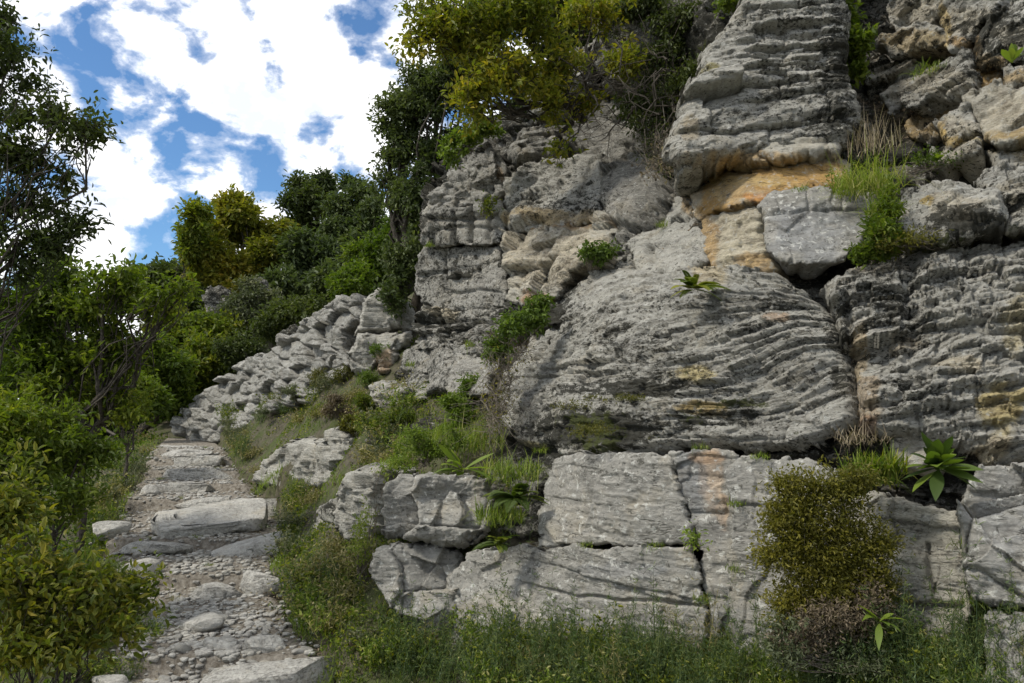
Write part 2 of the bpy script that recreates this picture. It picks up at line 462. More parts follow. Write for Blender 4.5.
    bk = (1.4, .4) if style in ('massive', 'boulder', 'lump') else (1, 1)
    bedc = np.array([bk[0], bk[1], 1]) * np.stack([np.concatenate([a.ravel()[used]] + [a.ravel()[bu]] * K) + seed * .37, np.concatenate([t.ravel()[used]] + [t.ravel()[bu]] * K), dep], -1)
    col = np.zeros((len(VV), 4)); col[:, :3] = (0.4, 0.35, 0.25)
    for (sx, sy, rx, ry, c, sg) in stains:
        q = np.hypot((pxu - sx) / rx, (pyu - sy) / ry)
        w = sg * smooth(1.15 + 0.55 * fbm(pxu / 14, pyu / 10, pxu * 0, 4, seed + 31) - q, 0, 0.45)
        al = w[:, None]
        tot = np.clip(col[:, 3:4] + al, 0, 1)
        col[:, :3] = np.where(tot > 1e-4, (col[:, :3] * col[:, 3:4] * (1 - al) + np.array(c) * al) / np.maximum(col[:, 3:4] * (1 - al) + al, 1e-5), col[:, :3])
        col[:, 3:4] = np.maximum(col[:, 3:4] * (1 - al) + al, 0)
    li = lichen + 0.35 * fbm(pxu / 60, pyu / 25, pxu * 0, 4, seed + 33)
    mo = moss + 0.35 * fbm(pxu / 50, pyu / 25, pxu * 0, 4, seed + 35)
    if style in ('thin', 'rugged', 'bedded'): li = li + .13
    if callable(LICH):
        li = li + LICH(pxu, pyu); mo = mo + MOSS(pxu, pyu)
    o = mesh(name, VV, FF, mat or ROCK, col, origin=cen - n * T, attr={'lichen': li, 'moss': mo, 'bed': bedc})
    tag(o, label, cat, group, kind)
    return o

def blobs(lst):
    def f(px, py):
        r = 0
        for (x, y, rx, ry, s) in lst:
            r = r + s * np.exp(-(((px - x) / rx) ** 2 + ((py - y) / ry) ** 2))
        return r
    return f
LICH = blobs([(640,392,75,9,.55),(600,425,60,22,.5),(720,420,60,10,.25),(560,300,40,40,.2),(630,330,40,25,.3),(745,330,60,20,.15),(790,90,60,60,.1),
              (840,60,25,70,.3),(900,390,40,40,.35),(900,330,60,50,.05),(940,300,90,50,.15),(960,215,50,12,.3),(1000,20,40,40,.3),(880,310,35,40,.3),
              (600,440,55,10,.6),(640,460,10,5,.4),(840,330,10,60,.3)])
MOSS = blobs([(600,440,40,18,.5),(690,415,40,10,.35),(590,420,45,10,.35),(960,235,70,8,.8),(705,72,16,40,.35),(780,470,80,10,.2),(700,372,60,8,.2),(900,430,40,8,.2),(640,160,60,60,.15),(750,405,50,5,.5)])

# ------------------------------------------------------------------ ground
def zp(px, py, Y): return float(at(px, py, Y)[2])
GP = []
def g(px, py, Y): p = at(px, py, Y); GP.append((p[0], p[1], p[2]))
def path_c(Y): # centre of the path
    return np.interp(Y, [0, 3.5, 4.7, 6.24, 7.3, 8.2, 9.1, 10.5, 11.8, 13.5, 15.2, 18], [-0.9, -1.3, -1.66, -2.35, -2.85, -3.2, -3.5, -4.15, -4.67, -5.4, -6.1, -7.2])
def path_w(Y): return np.interp(Y, [0, 4.7, 6.5, 9, 12, 15, 18], [1.2, 1.15, 1.15, 1.75, 1.25, 1.1, 1.0])
def path_z(Y):
    st = [(5.0,.11),(6.75,.12),(7.85,.10),(9.9,.13),(10.8,.10),(11.7,.10),(12.6,.10),(13.5,.09)]
    z = 0.012 * (Y - 4.7)
    for y0, hh in st: z = z + hh * smooth(np.asarray(Y, float), y0 - 0.05, y0 + 0.05)
    return z
for Y in (2, 3.5, 4.7, 6, 7.4, 9, 10.5, 12, 14, 16, 18):
    c, w, z = float(path_c(Y)), float(path_w(Y)), float(path_z(Y))
    GP += [(c, Y, z), (c - w * .6, Y, z - .02), (c + w * .6, Y, z + .01)]
for p in [(370,640,5.0),(330,500,7.8),(300,470,9.5),(350,450,8.5),(300,430,11),(350,400,10),(400,400,8.9),(400,440,7.7),(440,430,7.1),(480,425,6.7),
          (250,430,13.5),(200,432,17.5),(600,658,4.32),(740,655,3.98),(860,650,3.6),(1000,645,3.28),(1100,640,3.1),(480,655,4.7),(430,655,4.95),(375,600,5.35),(355,535,6.15),(325,542,6.4),(310,478,9.3),(270,478,9.9),(340,456,9.2),(385,410,8.5),(330,377,11.1),(262,403,13.7),(225,421,15.7),(190,434,17.2),
          (60,640,5.0),(80,560,7),(110,500,9.5),(125,470,12),(145,447,16),(440,330,12),(200,415,22),(150,395,26),(250,330,30),(350,290,32),(420,330,20)]: g(*p)
GP += [(0,0,0),(1.5,0,0.05),(-2,0,0),(3,1,.25),(1.5,2.5,.12),(-3,3,-.1),(-6,6,-.5),(-10,9,-1.2),(-14,18,-1.0),(-20,30,0),(-3,-4,-.2),(5,-3,.3),(5,5,1.0),(3,6.2,1.4),(6,10,3),(0,-10,-.5),(10,0,.8),(10,25,8)]
gtps = TPS([(a, b) for a, b, c in GP], [c for a, b, c in GP], 2e-5)
def gz(x, y):
    x = np.asarray(x, float); y = np.asarray(y, float)
    xc = np.clip(x, -22, 12); yc = np.clip(y, -10, 34)
    z = gtps(xc, yc)
    far = np.hypot(x - xc, y - yc)
    z = z + np.where((y > 34) & (x > -22), 0.12, 0) * far - 0.12 * np.clip(-22 - x, 0, 100)
    return np.clip(z, -14, 30)

def build_ground():
    def axis(lo, hi, c, n, fine):
        s = np.linspace(-1, 1, n); q = np.sign(s) * (np.abs(s) * fine + np.abs(s) ** 5 * 1)
        q = q / q.max(); return np.where(q < 0, c + q * (c - lo), c + q * (hi - c))
    xs = np.concatenate([np.linspace(-400, -24, 14)[:-1], np.linspace(-24, -8, 50)[:-1], np.linspace(-8, 5, 190)[:-1], np.linspace(5, 14, 20)[:-1], np.linspace(14, 400, 12)])
    ys = np.concatenate([np.linspace(-60, 0, 12)[:-1], np.linspace(0, 3, 30)[:-1], np.linspace(3, 12, 150)[:-1], np.linspace(12, 20, 60)[:-1], np.linspace(20, 40, 30)[:-1], np.linspace(40, 600, 14)])
    X, Yg = np.meshgrid(xs, ys); Z = gz(X, Yg)
    near = (np.abs(X) < 30) & (Yg < 40)
    dpath = np.abs(X - path_c(Yg)) / (path_w(Yg) * .5)
    amp = 0.05 * smooth(dpath, 0.9, 1.8)
    Z = Z + np.where(near, amp * fbm(X * 1.5, Yg * 1.5, X * 0, 5, 5), 0)
    onp = (dpath < 1.25) & (Yg > 1) & (Yg < 18)
    Z = np.where(onp, np.minimum(Z, path_z(Yg) - 0.03), Z)
    idx = np.arange(X.size).reshape(X.shape)
    F = np.stack([idx[:-1, :-1], idx[:-1, 1:], idx[1:, 1:], idx[1:, :-1]], -1).reshape(-1, 4)
    tag(mesh('ground', np.stack([X, Yg, Z], -1).reshape(-1, 3), F, SOIL), 'stony soil slope with thin grass', kind='structure')
    # path sheet
    u = np.linspace(-1.15, 1.15, 70); v = np.concatenate([np.linspace(1.5, 9, 420), np.linspace(9, 18, 260)[1:]])
    U, Vv = np.meshgrid(u, v)
    X = path_c(Vv) + U * path_w(Vv) * .5; Z = path_z(Vv)
    Z = Z + 0.012 * fbm(X * 6, Vv * 6, X * 0, 4, 8) + 0.008 * (cells(X * 22, Vv * 22, 4)[2] - .3) - 0.06 * smooth(np.abs(U), .95, 1.15)
    idx = np.arange(X.size).reshape(X.shape)
    F = np.stack([idx[:-1, :-1], idx[:-1, 1:], idx[1:, 1:], idx[1:, :-1]], -1).reshape(-1, 4)
    tag(mesh('path', np.stack([X, Vv, Z], -1).reshape(-1, 3), F, PATHM), 'stony footpath climbing in rough steps', kind='structure')
build_ground()

# ------------------------------------------------------------------ the cliff behind everything (setting)
def tf(lines):
    """bedding coordinate from traced bedding lines: (value, [(px,py)...])"""
    pts, vals = [], []
    for v, L in lines:
        for p in L: pts.append(p); vals.append(v)
    f = TPS(pts, vals, 1e-3)
    return lambda px, py: f(px, py)

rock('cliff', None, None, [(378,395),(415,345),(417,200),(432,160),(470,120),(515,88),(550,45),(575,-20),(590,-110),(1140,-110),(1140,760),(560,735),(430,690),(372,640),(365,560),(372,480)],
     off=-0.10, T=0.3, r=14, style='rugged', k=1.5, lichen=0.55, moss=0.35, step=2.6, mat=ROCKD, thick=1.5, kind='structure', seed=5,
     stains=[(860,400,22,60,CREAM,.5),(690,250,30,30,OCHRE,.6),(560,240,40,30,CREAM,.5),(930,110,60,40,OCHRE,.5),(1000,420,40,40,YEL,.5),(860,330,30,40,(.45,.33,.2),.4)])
def ghit(px, py):
    Y = np.concatenate([np.linspace(2.2, 12, 300), np.linspace(12.1, 45, 300)])
    P = at(px, py, Y); d = P[:, 2] - gz(P[:, 0], P[:, 1])
    k = np.argmax(d < 0) if (d < 0).any() else len(Y) - 1
    return P[k]
def gfit(x0, y0, x1, y1, off=.12):
    a, b = ghit(x0, y0)[1], ghit(x1, y1)[1]
    return dict(Y=(a + b) / 2 - off, gx=(b - a) / (x1 - x0) * 100)
# --- great folded slab
folds = tf([(0.0, [(500,470),(560,462),(620,458),(690,456),(760,462),(850,455)]),
            (0.35, [(497,410),(560,402),(620,404),(680,400),(740,398),(800,385),(850,362)]),
            (0.75, [(505,372),(560,372),(620,366),(680,352),(740,338),(800,320),(850,318)]),
            (1.15, [(520,345),(560,325),(610,300),(660,290),(720,285),(780,290),(840,300)]),
            (1.55, [(560,285),(600,255),(650,240),(700,240),(760,262),(830,270)])])
rock('folded_slab', 'huge overhanging grey slab with long folded bedding lines and black moss streaks', 'rock',
     [(497,400),(503,370),(520,345),(545,310),(560,290),(590,268),(628,262),(660,270),(698,262),(770,268),(800,288),(830,312),(842,345),(850,380),(857,418),(835,436),(800,452),(740,450),(700,445),(640,452),(560,455),(548,440),(530,447),(510,436),(500,425)],
     off=0.14, T=0.18, r=8, bulge=0.06, R=60, style='thin', tfun=folds, ampf=lambda x, y: .30 + .75 * smooth(x + .5 * (y - 330) + 25 * fbm(x / 40, y / 40, x * 0, 3, 2), 560, 680), lichen=.26, moss=.25, seed=21, thick=.8, step=1.25,
     stains=[(697,375,22,9,YEL,.7),(708,410,26,8,(.4,.28,.08),.8),(780,318,14,5,(.5,.36,.24),.8),(705,262,25,30,CREAM,.75),(530,446,22,6,(.3,.25,.08),.7),(600,372,20,8,(.45,.43,.36),.5),(735,300,70,12,BLUEG,.3)])
rock('squared_block', 'squared grey block with a dark hole, set on top of the folded slab', 'rock',
     [(628,243),(655,226),(690,214),(700,232),(700,262),(664,272),(632,270)], off=0.12, T=.1, r=8, style='massive', seed=31, thick=.5,
     cut=[([(628,249),(660,246),(700,243)], .03, 2),([(629,250),(631,268)], .03, 1.6),([(648,248),(651,258)], .07, 3)], lichen=.3)
rock('stepped_rock', 'small jagged grey rocks stepping down left of the squared block', 'rock',
     [(588,272),(600,258),(625,242),(632,250),(632,268),(612,272)], off=0.05, T=.12, r=8, style='rugged', seed=32, thick=.4)
rock('rubble_ledge', 'broken pale ledge stones beside the ferns under the ochre band', 'rock',
     [(645,215),(665,198),(684,192),(698,206),(696,222),(660,230),(636,236)], off=0.0, T=.15, r=7, style='jointed', seed=33, k=.6, thick=.4, stains=[(690,205,8,12,OCHRE,.6)])
rock('ochre_band', 'smooth orange ochre rock band recessed under the layered buttress', 'rock',
     [(686,180),(740,170),(800,160),(834,148),(850,165),(850,188),(826,186),(775,190),(764,200),(720,208),(700,216),(690,206)],
     off=0.16, T=.06, r=4, style='massive', lichen=-.3, moss=-.3, seed=41, mat=ROCKP, thick=.5, dip=.12,
     stains=[(790,180,75,30,OCHRE,1),(712,200,36,26,OCHRE,1),(730,188,30,22,(.56,.40,.2),1),(694,195,10,24,(.5,.42,.3),.9),(770,196,40,6,(.55,.27,.09),.9),(750,180,50,6,(.58,.42,.18),.6)])
rock('cream_rock', 'cream and ochre crumbly rock between the ochre band and the smooth grey plate', 'rock',
     [(702,214),(735,206),(762,200),(765,240),(778,262),(765,272),(735,268),(708,270),(700,250)], off=0.05, T=.12, r=8, style='jointed', k=.6, seed=42, mat=ROCKP, lichen=0, thick=.5,
     stains=[(735,235,50,50,(.60,.53,.38),.8),(708,250,12,36,OCHRE,.7),(752,262,20,12,(.5,.33,.14),.8)])
rock('smooth_plate', 'smooth blue grey rock plate right of the cream crumbly rock', 'rock',
     [(758,202),(775,192),(800,190),(845,186),(872,196),(868,225),(858,245),(840,262),(805,265),(776,258),(766,240)],
     off=0.14, T=.05, r=4, style='massive', lichen=.22, seed=43, mat=ROCKS, stains=[(810,235,45,30,BLUEG,.6)], cut=[([(762,216),(800,214),(870,210)],.035,1.5),([(806,190),(808,214)],.03,1.4),([(840,190),(842,212)],.02,1.4)], thick=.4)
# --- layered buttress
rock('layered_buttress', 'tall overhanging buttress of thin weathered grey layers above the ochre band', 'rock',
     [(663,142),(672,118),(680,100),(690,82),(700,60),(704,45),(718,28),(735,8),(750,-30),(850,-40),(852,20),(850,60),(862,95),(866,122),(850,136),(835,142),(800,142),(740,152),(700,158),(684,164),(674,156)],
     Y=5.62, gx=-.05, gy=-.3, T=.25, r=12, bulge=.08, R=70, style='thin', lichen=.27, moss=.15, seed=51, thick=1.2, dip=-.10, step=1.25, k=1.15,
     stains=[(765,158,70,9,(.52,.38,.2),.95),(730,160,12,8,OCHRE,.7),(708,72,12,8,(.28,.24,.07),.8),(690,128,10,14,(.4,.3,.15),.5)])
rock('buttress_foot', 'tan overhanging lip of rock at the foot of the layered buttress', 'rock',
     [(722,150),(740,142),(775,138),(820,132),(838,135),(836,144),(790,150),(735,160),(722,158)], off=0.42, T=.1, r=5, style='massive', seed=52, thick=.4, dip=-.12, lichen=0,
     stains=[(780,160,70,10,(.52,.37,.19),.9)], mat=ROCKP)
# --- upper right blocks
UR = [
 ('jutting_block','pointed olive grey block jutting over a dark gap near the top edge',[(880,-30),(936,-30),(940,10),(925,26),(898,36),(884,22)],.2,{}),
 ('wedge_stone','tan wedge of rock under the pointed block, above the dark gap',[(868,48),(884,34),(925,24),(944,26),(946,42),(905,52),(890,58),(882,46)],.28,dict(stains=[(915,40,40,14,(.46,.36,.2),.8)])),
 ('flaky_stone','stack of thin flaky grey stones left of the dark gap',[(862,66),(876,46),(888,60),(915,58),(905,72),(870,80)],.12,dict(style='thin')),
 ('sloping_shard','flat grey shard sloping beside the dark gap with grass at its foot',[(880,92),(905,62),(930,58),(930,72),(905,96),(885,108)],.1,dict(style='thin')),
 ('tapered_block','tall grey block tapering to a tan point above the lens shaped boulder',[(940,-20),(1000,-30),(998,10),(975,30),(966,42),(950,50),(942,34),(936,10)],.3,dict(stains=[(945,30,6,28,(.6,.45,.2),.8),(960,42,14,6,OCHRE,.7)])),
 ('lens_boulder','long lens shaped grey boulder with streaks, slanting up to the right',[(894,94),(905,82),(930,66),(958,48),(970,50),(974,66),(972,84),(962,96),(930,100),(905,108)],.42,dict(style='thin',T=.14,r=9,moss=.1)),
 ('lichen_boulder','bulky grey boulder with black and white lichen below the top edge',[(972,48),(978,28),(1000,4),(1030,-20),(1090,-30),(1090,52),(1030,56),(1000,60),(985,66),(975,60)],.38,dict(T=.14,r=9,style='lump',lichen=.6,stains=[(990,62,20,8,(.5,.34,.15),.8),(976,44,6,14,OCHRE,.8)])),
 ('ochre_stone','brown ochre stone wedged under the lichen boulder',[(952,76),(970,72),(1000,66),(1004,82),(980,92),(962,94)],.22,dict(stains=[(978,80,40,20,(.42,.28,.12),1)],lichen=0)),
 ('shelf_stone','flat tan shelf stone under the lichen boulder, topped by a seedling',[(1002,66),(1050,56),(1090,56),(1090,74),(1040,78),(1004,84)],.36,dict(stains=[(1030,76,40,6,(.5,.36,.18),.8)])),
 ('crumbly_block','crumbly ochre block in the shade under the lens shaped boulder',[(903,120),(925,106),(960,98),(968,104),(945,114),(936,130),(925,140),(908,134)],.12,dict(style='rugged',k=.6,stains=[(930,118,40,24,(.42,.3,.14),.9)],lichen=.1)),
 ('stained_block','yellow edged grey block left of a diagonal crack',[(934,120),(950,110),(972,106),(980,130),(965,136),(950,142),(940,136)],.36,dict(stains=[(940,132,8,16,(.62,.44,.16),.9),(960,142,20,5,(.6,.42,.14),.8)])),
 ('pale_block','big pale cream block right of a diagonal crack at the picture edge',[(972,106),(966,98),(985,86),(1030,78),(1090,72),(1090,130),(1040,134),(1000,142),(984,134)],.4,dict(mat=1,lichen=.05,stains=[(1030,110,60,30,(.56,.5,.38),.6),(1040,134,60,7,(.45,.32,.13),.8)])),
 ('flat_shard','thin pale shard lying at the foot of the yellow edged block',[(918,158),(930,148),(955,140),(980,138),(984,152),(960,158),(930,162)],.3,dict(stains=[(960,142,20,4,YEL,.6)])),
 ('shelf_stones','low broken stones lying on the mossy shelf at the picture edge',[(985,150),(1020,140),(1090,138),(1090,162),(1030,166),(1000,170)],.2,dict(style='jointed',k=.5,stains=[(1030,150,40,10,(.48,.38,.2),.7)])),
 ('long_ledge','long grey ledge block with black holes, jutting above the mossy hollow',[(898,196),(903,188),(930,182),(975,178),(992,176),(1004,184),(1006,212),(996,222),(960,228),(925,232),(902,231),(896,214)],.55,dict(T=.16,r=10,stains=[(926,204,8,6,(.4,.28,.06),.8)],lichen=.45)),
 ('knobbly_stone','white topped knobbly stone beside the long grey ledge block',[(976,178),(985,168),(1005,160),(1024,166),(1090,160),(1090,232),(1030,230),(1010,226),(1004,200)],.45,dict(style='rugged',lichen=.45,moss=.3)),
]
for nm, lb, poly, off, kw in UR:
    kw = dict(kw); 
    if kw.pop('mat', None): kw['mat'] = ROCKP
    d = dict(T=.10, r=6, style='lump', lichen=.35, thick=.45, k=.8, dip=-.25); d.update(kw)
    c_ = np.array(poly, float).mean(0); d['stains'] = [(c_[0] + 6, c_[1] + 4, 34, 14, (.52,.44,.30), .45)] + list(d.get('stains', []))
    rock(nm, lb, 'rock', poly, off=off, **d)
rock('pitted_rock', 'rough pitted rock mass with dark lichen and cream patches at the picture edge', 'rock',
     [(846,268),(870,262),(905,250),(960,242),(1100,238),(1100,462),(1000,462),(985,452),(960,440),(925,434),(880,432),(862,424),(850,380),(843,345),(834,308),(822,284)],
     off=0.2, T=.2, r=10, bulge=.1, R=50, style='rugged', seed=61, lichen=.12, moss=.15, thick=.7, step=1.25, dip=-.15, k=.9,
     stains=[(865,400,16,34,(.52,.40,.26),.75),(1000,410,26,24,YEL,.8),(990,450,20,10,CREAM,.7),(860,350,10,26,(.5,.36,.18),.6),(940,330,60,20,(.42,.4,.33),.4),(880,270,30,14,(.45,.38,.27),.6),(960,370,30,10,CREAM,.5),(905,345,16,10,(.4,.32,.2),.6),(1015,330,16,30,YEL,.4),(868,425,10,10,(.42,.24,.14),.6)],
     cut=[([(846,300),(850,345),(856,400)],.09,3),([(915,262),(905,300),(915,340),(905,372)],.05,5)])
# --- lower blocks
rock('main_block', 'broad smooth grey block directly under the folded slab, left of the long crack', 'rock',
     [(552,458),(575,452),(620,454),(668,455),(678,490),(690,525),(694,544),(640,545),(590,545),(541,547),(540,520),(545,490)],
     off=0.34, T=.06, r=4, style='massive', seed=71, mat=ROCKS, lichen=.2, moss=.1, thick=.9, step=1.25, dip=.02)
rock('cracked_block', 'grey block with a peach coloured stain, right of the long crack', 'rock',
     [(670,454),(700,449),(732,450),(742,465),(740,500),(735,540),(737,600),(734,668),(706,668),(708,600),(700,560),(692,525),(680,490)],
     off=0.32, T=.06, r=4, style='massive', seed=72, mat=ROCKS, lichen=.2, thick=.9,
     stains=[(712,478,12,34,(.50,.37,.25),.6),(722,508,6,22,(.48,.33,.2),.6),(690,485,16,40,(.16,.165,.17),.55),(708,458,18,6,(.46,.28,.15),.5),(715,530,10,40,(.25,.24,.22),.4)])
rock('lower_slab', 'long smooth grey slab under the broad block, rising out of the grass', 'rock',
     [(448,575),(470,553),(500,549),(541,549),(600,547),(692,547),(700,575),(706,610),(704,690),(640,700),(560,705),(470,700),(440,660),(442,610)],
     off=0.36, T=.06, r=4, style='massive', seed=73, mat=ROCKS, lichen=.25, moss=.12, thick=1.0, step=1.25, dip=.05,
     cut=[([(520,584),(580,596),(640,600),(700,606)],.03,1.6),([(560,640),(640,652),(700,650)],.025,1.5)], stains=[(630,570,60,8,BLUEG,.4)])
rock('shadowed_block', 'tall grey block with a pale left edge, half behind the yellow green shrub', 'rock',
     [(728,470),(738,459),(800,458),(830,466),(840,500),(830,560),(820,700),(740,700),(728,620),(730,570),(732,520)],
     off=0.42, T=.06, r=4, grow=3, style='massive', seed=74, mat=ROCKS, lichen=.25, thick=.9)
rock('fractured_rock', 'pale fractured rock with many vertical breaks below the broad leaved plant', 'rock',
     [(845,505),(870,492),(905,502),(935,505),(958,512),(966,540),(968,600),(962,640),(968,700),(840,700),(850,620),(842,560)],
     off=0.38, T=.06, r=4, style='jointed', seed=75, lichen=.3, thick=.8, mat=ROCKP, k=.85, step=1.25, cut=[([(888,596),(905,604),(935,602),(960,606)],.06,3),([(925,545),(932,590)],.05,2)])
rock('corner_boulder', 'big blocky grey boulder with a sharp vertical edge at the right picture edge', 'rock',
     [(958,520),(966,480),(980,466),(1010,462),(1100,455),(1100,612),(1040,610),(985,606),(968,590),(962,560)],
     off=0.5, T=.10, r=6, style='boulder', seed=76, mat=ROCKS, lichen=.15, thick=.9, stains=[(1005,520,26,50,(.3,.3,.29),.3)])
rock('bottom_block', 'grey block low in the grass, under the big blocky boulder', 'rock',
     [(985,612),(1040,616),(1100,618),(1100,740),(990,740),(984,670)], off=0.5, T=.06, r=4, style='massive', seed=77, mat=ROCKS, thick=.8)
rock('wedged_stone', 'small pale squared stone wedged behind the broad leaved plant', 'rock',
     [(889,436),(905,432),(926,433),(930,455),(918,468),(892,464)], off=0.16, T=.08, r=6, style='lump', seed=78, mat=ROCKP, lichen=0, thick=.4)
# --- pair of boulders left
rock('faceted_boulder', 'faceted grey boulder with the bright green plant on top', 'boulder',
     [(386,480),(400,472),(430,470),(452,476),(472,472),(486,476),(491,500),(484,528),(462,546),(420,542),(381,534),(374,512),(378,494)],
     Y=5.35, gx=-.12, gy=-.3, T=.22, r=9, style='boulder', seed=81, mat=ROCKS, lichen=.12, moss=.1, thick=.7, step=1.2, minn=.8)
rock('seated_boulder', 'grey boulder with cracked right edge carrying the faceted boulder', 'boulder',
     [(374,548),(400,542),(430,546),(458,552),(462,590),(455,640),(425,650),(395,612),(376,586),(371,566)],
     Y=5.2, gx=-.12, gy=-.25, T=.18, r=8, style='boulder', seed=82, mat=ROCKS, lichen=.15, thick=.7, step=1.2, minn=.8)
rock('upright_boulder', 'narrow upright boulder left of the faceted boulder', 'boulder',
     [(334,492),(344,474),(360,463),(375,470),(376,498),(376,534),(345,545),(328,524)], **gfit(332,530,374,530,.3), T=.25, r=9, style='stone', seed=83, thick=.5, lichen=.1, minn=.8)
rock('leaning_stone', 'dark leaning stone between the path grass and the upright boulder', 'boulder',
     [(312,515),(325,500),(338,494),(338,530),(322,540),(308,532)], **gfit(312,535,338,535), T=.2, r=9, style='stone', seed=84, thick=.4, lichen=.4, moss=.4, minn=.8)
rock('terrace_boulder', 'wide low grey outcrop on the grass slope above the path', 'boulder',
     [(256,462),(276,444),(300,436),(324,440),(334,462),(330,482),(300,490),(262,492),(244,482)], **gfit(256,478,328,474,.5), T=.4, r=8, style='stone', seed=85, thick=.9, minn=.8, lichen=.2)
rock('rounded_boulder', 'rounded grey boulder behind the wide low outcrop', 'boulder',
     [(314,442),(322,430),(334,427),(346,433),(350,456),(332,466),(316,462)], **gfit(320,456,344,452,.45), T=.3, r=7, style='stone', seed=86, thick=.6, minn=.8, lichen=.1)
rock('slope_slab', 'flat slanting slab low on the grass slope beside the path', 'boulder',
     [(228,566),(250,550),(285,532),(292,540),(270,556),(240,572)], **gfit(235,566,290,540,.05), gy=-1.2, T=.15, r=6, style='stone', seed=87, thick=.3, minn=.8, lichen=.1)
rock('terrace_stone', 'square grey stone standing below the rock tower', 'rock',
     [(366,388),(374,382),(392,382),(398,392),(396,408),(370,408)], **gfit(368,406,396,406), T=.2, r=6, style='stone', seed=88, thick=.5, lichen=.2)
# --- rock tower at the back
TW = [
 ('capping_stone','rounded stone capping the left side of the rock tower',[(446,170),(452,160),(468,156),(474,175),(472,200),(456,204),(446,190)],.12,'lump'),
 ('pinnacle_stone','upright pale pinnacle stone at the top of the rock tower',[(468,142),(478,136),(486,142),(492,170),(497,188),(488,196),(472,198),(470,165)],.26,'lump'),
 ('hollow_sided_stone','tan hollow sided stone beside the pinnacle of the rock tower',[(482,158),(497,155),(507,172),(500,190),(492,188),(486,172)],.1,'lump'),
 ('sloping_rock_shoulder','sloping left shoulder of the rock tower with a smooth face',[(424,215),(430,196),(446,180),(456,204),(470,204),(470,212),(432,216)],.16,'lump'),
 ('squared_rock_course','upper course of the rock tower, split into squared lumps above a ledge',[(424,218),(440,208),(470,205),(500,202),(503,222),(500,236),(485,244),(450,242),(436,246),(421,240)],.34,'jointed'),
 ('tall_rock_course','tall middle course of the rock tower, crossed by one vertical crack',[(419,255),(424,247),(450,246),(480,250),(500,248),(502,290),(500,308),(470,304),(445,306),(424,300),(418,280)],.18,'massive'),
 ('layered_rock_course','layered lower course of the rock tower with a rusty patch',[(420,306),(445,310),(470,306),(500,310),(503,345),(480,352),(440,350),(418,345)],.2,'bedded'),
 ('rough_rock_course','row of rough stones at the foot of the rock tower',[(404,352),(420,344),(450,346),(500,350),(498,372),(470,380),(430,372),(402,368)],.25,'jointed'),
 ('plinth_stone','two squared stones below the foot of the rock tower',[(405,372),(420,362),(440,362),(444,388),(412,394),(402,388)],.4,'massive'),
 ('squared_stone','wide squared stone right of the plinth, beside the dry bush',[(444,364),(478,360),(490,372),(486,392),(450,394),(444,388)],.35,'massive'),
]
CU = {'squared_rock_course': [([(433,216),(434,246)],.07,2.1),([(453,206),(454,244)],.08,2.2),([(470,204),(471,242)],.1,2.4),([(487,204),(489,242)],.07,2.0),([(424,217),(460,219),(500,216)],.07,2.1),([(432,230),(470,226),(500,229)],.04,1.8)],
      'tall_rock_course': [([(445,254),(446,300)],.08,2.2),([(420,275),(445,272)],.05,1.9),([(446,292),(475,290),(500,292)],.05,1.9),([(478,252),(480,290)],.03,1.8)],
      'layered_rock_course': [([(440,312),(442,345)],.06,2.1),([(420,322),(470,320),(502,324)],.06,2.1),([(472,322),(474,348)],.05,2.0)],
      'rough_rock_course': [([(425,346),(427,372)],.08,2.3),([(450,348),(452,374)],.08,2.3),([(476,350),(478,374)],.07,2.2)],
      'plinth_stone': [([(421,366),(423,390)],.06,2.1)], 'squared_stone': [([(446,376),(488,374)],.03,1.9)]}
for nm, lb, poly, off, sty in TW:
    st = []
    if nm == 'layered_rock_course': st = [(432,296,12,8,(.45,.25,.12),.7),(440,312,14,10,CREAM,.6)]
    if nm == 'hollow_sided_stone': st = [(492,175,12,14,(.4,.27,.15),.7)]
    rock(nm, lb, 'rock', poly, off=off * .8, T=.07, r=4, style=('massive' if sty == 'jointed' else sty), thick=.6, lichen=.45, k=1.1, mat=ROCKT, stains=st, grow=3.5, cut=CU.get(nm, ()))
BK = [
 ('fluted_grey_rock','grey column of rock behind the bare branches, right of the rock tower',[(502,180),(515,166),(540,160),(566,158),(600,150),(606,190),(596,214),(560,222),(535,222),(512,224),(500,210)],.25,'bedded',ROCK),
 ('fluted_cream_rock','cream vertical fluted rock under the bare branches',[(504,232),(540,226),(580,220),(604,214),(608,236),(596,256),(566,268),(548,290),(524,302),(506,296),(502,262)],.3,'jointed',ROCKP),
 ('rounded_bulge','rounded shaded rock bulge behind the dry thicket',[(590,36),(600,18),(616,6),(636,20),(650,50),(652,84),(630,96),(600,92),(588,66)],.3,'stone',ROCK),
 ('leaning_bulge','shaded leaning rock under the rounded bulge',[(570,100),(592,94),(640,98),(660,110),(664,140),(620,160),(585,162),(566,140)],.2,'stone',ROCK),
 ('egg_boulder','egg shaped shaded boulder above the ferny ledge',[(598,160),(620,152),(648,150),(664,176),(655,206),(630,224),(608,222),(596,196)],.35,'stone',ROCK),
 ('stacked_rock','upright grey rock block behind the trunk of the yellow green tree',[(520,98),(545,62),(572,44),(592,40),(594,96),(574,112),(530,118)],.25,'bedded',ROCK),
 ('grooved_rock','dim grey rock with slanting grooves behind the overhanging leaves',[(518,120),(560,100),(572,120),(570,150),(530,158),(510,150)],.2,'thin',ROCK),
 ('mossy_spur','dark mottled spur between the egg shaped boulder and the squared block',[(598,232),(628,222),(650,196),(676,190),(660,214),(630,236),(604,256)],.1,'rugged',ROCK),
]
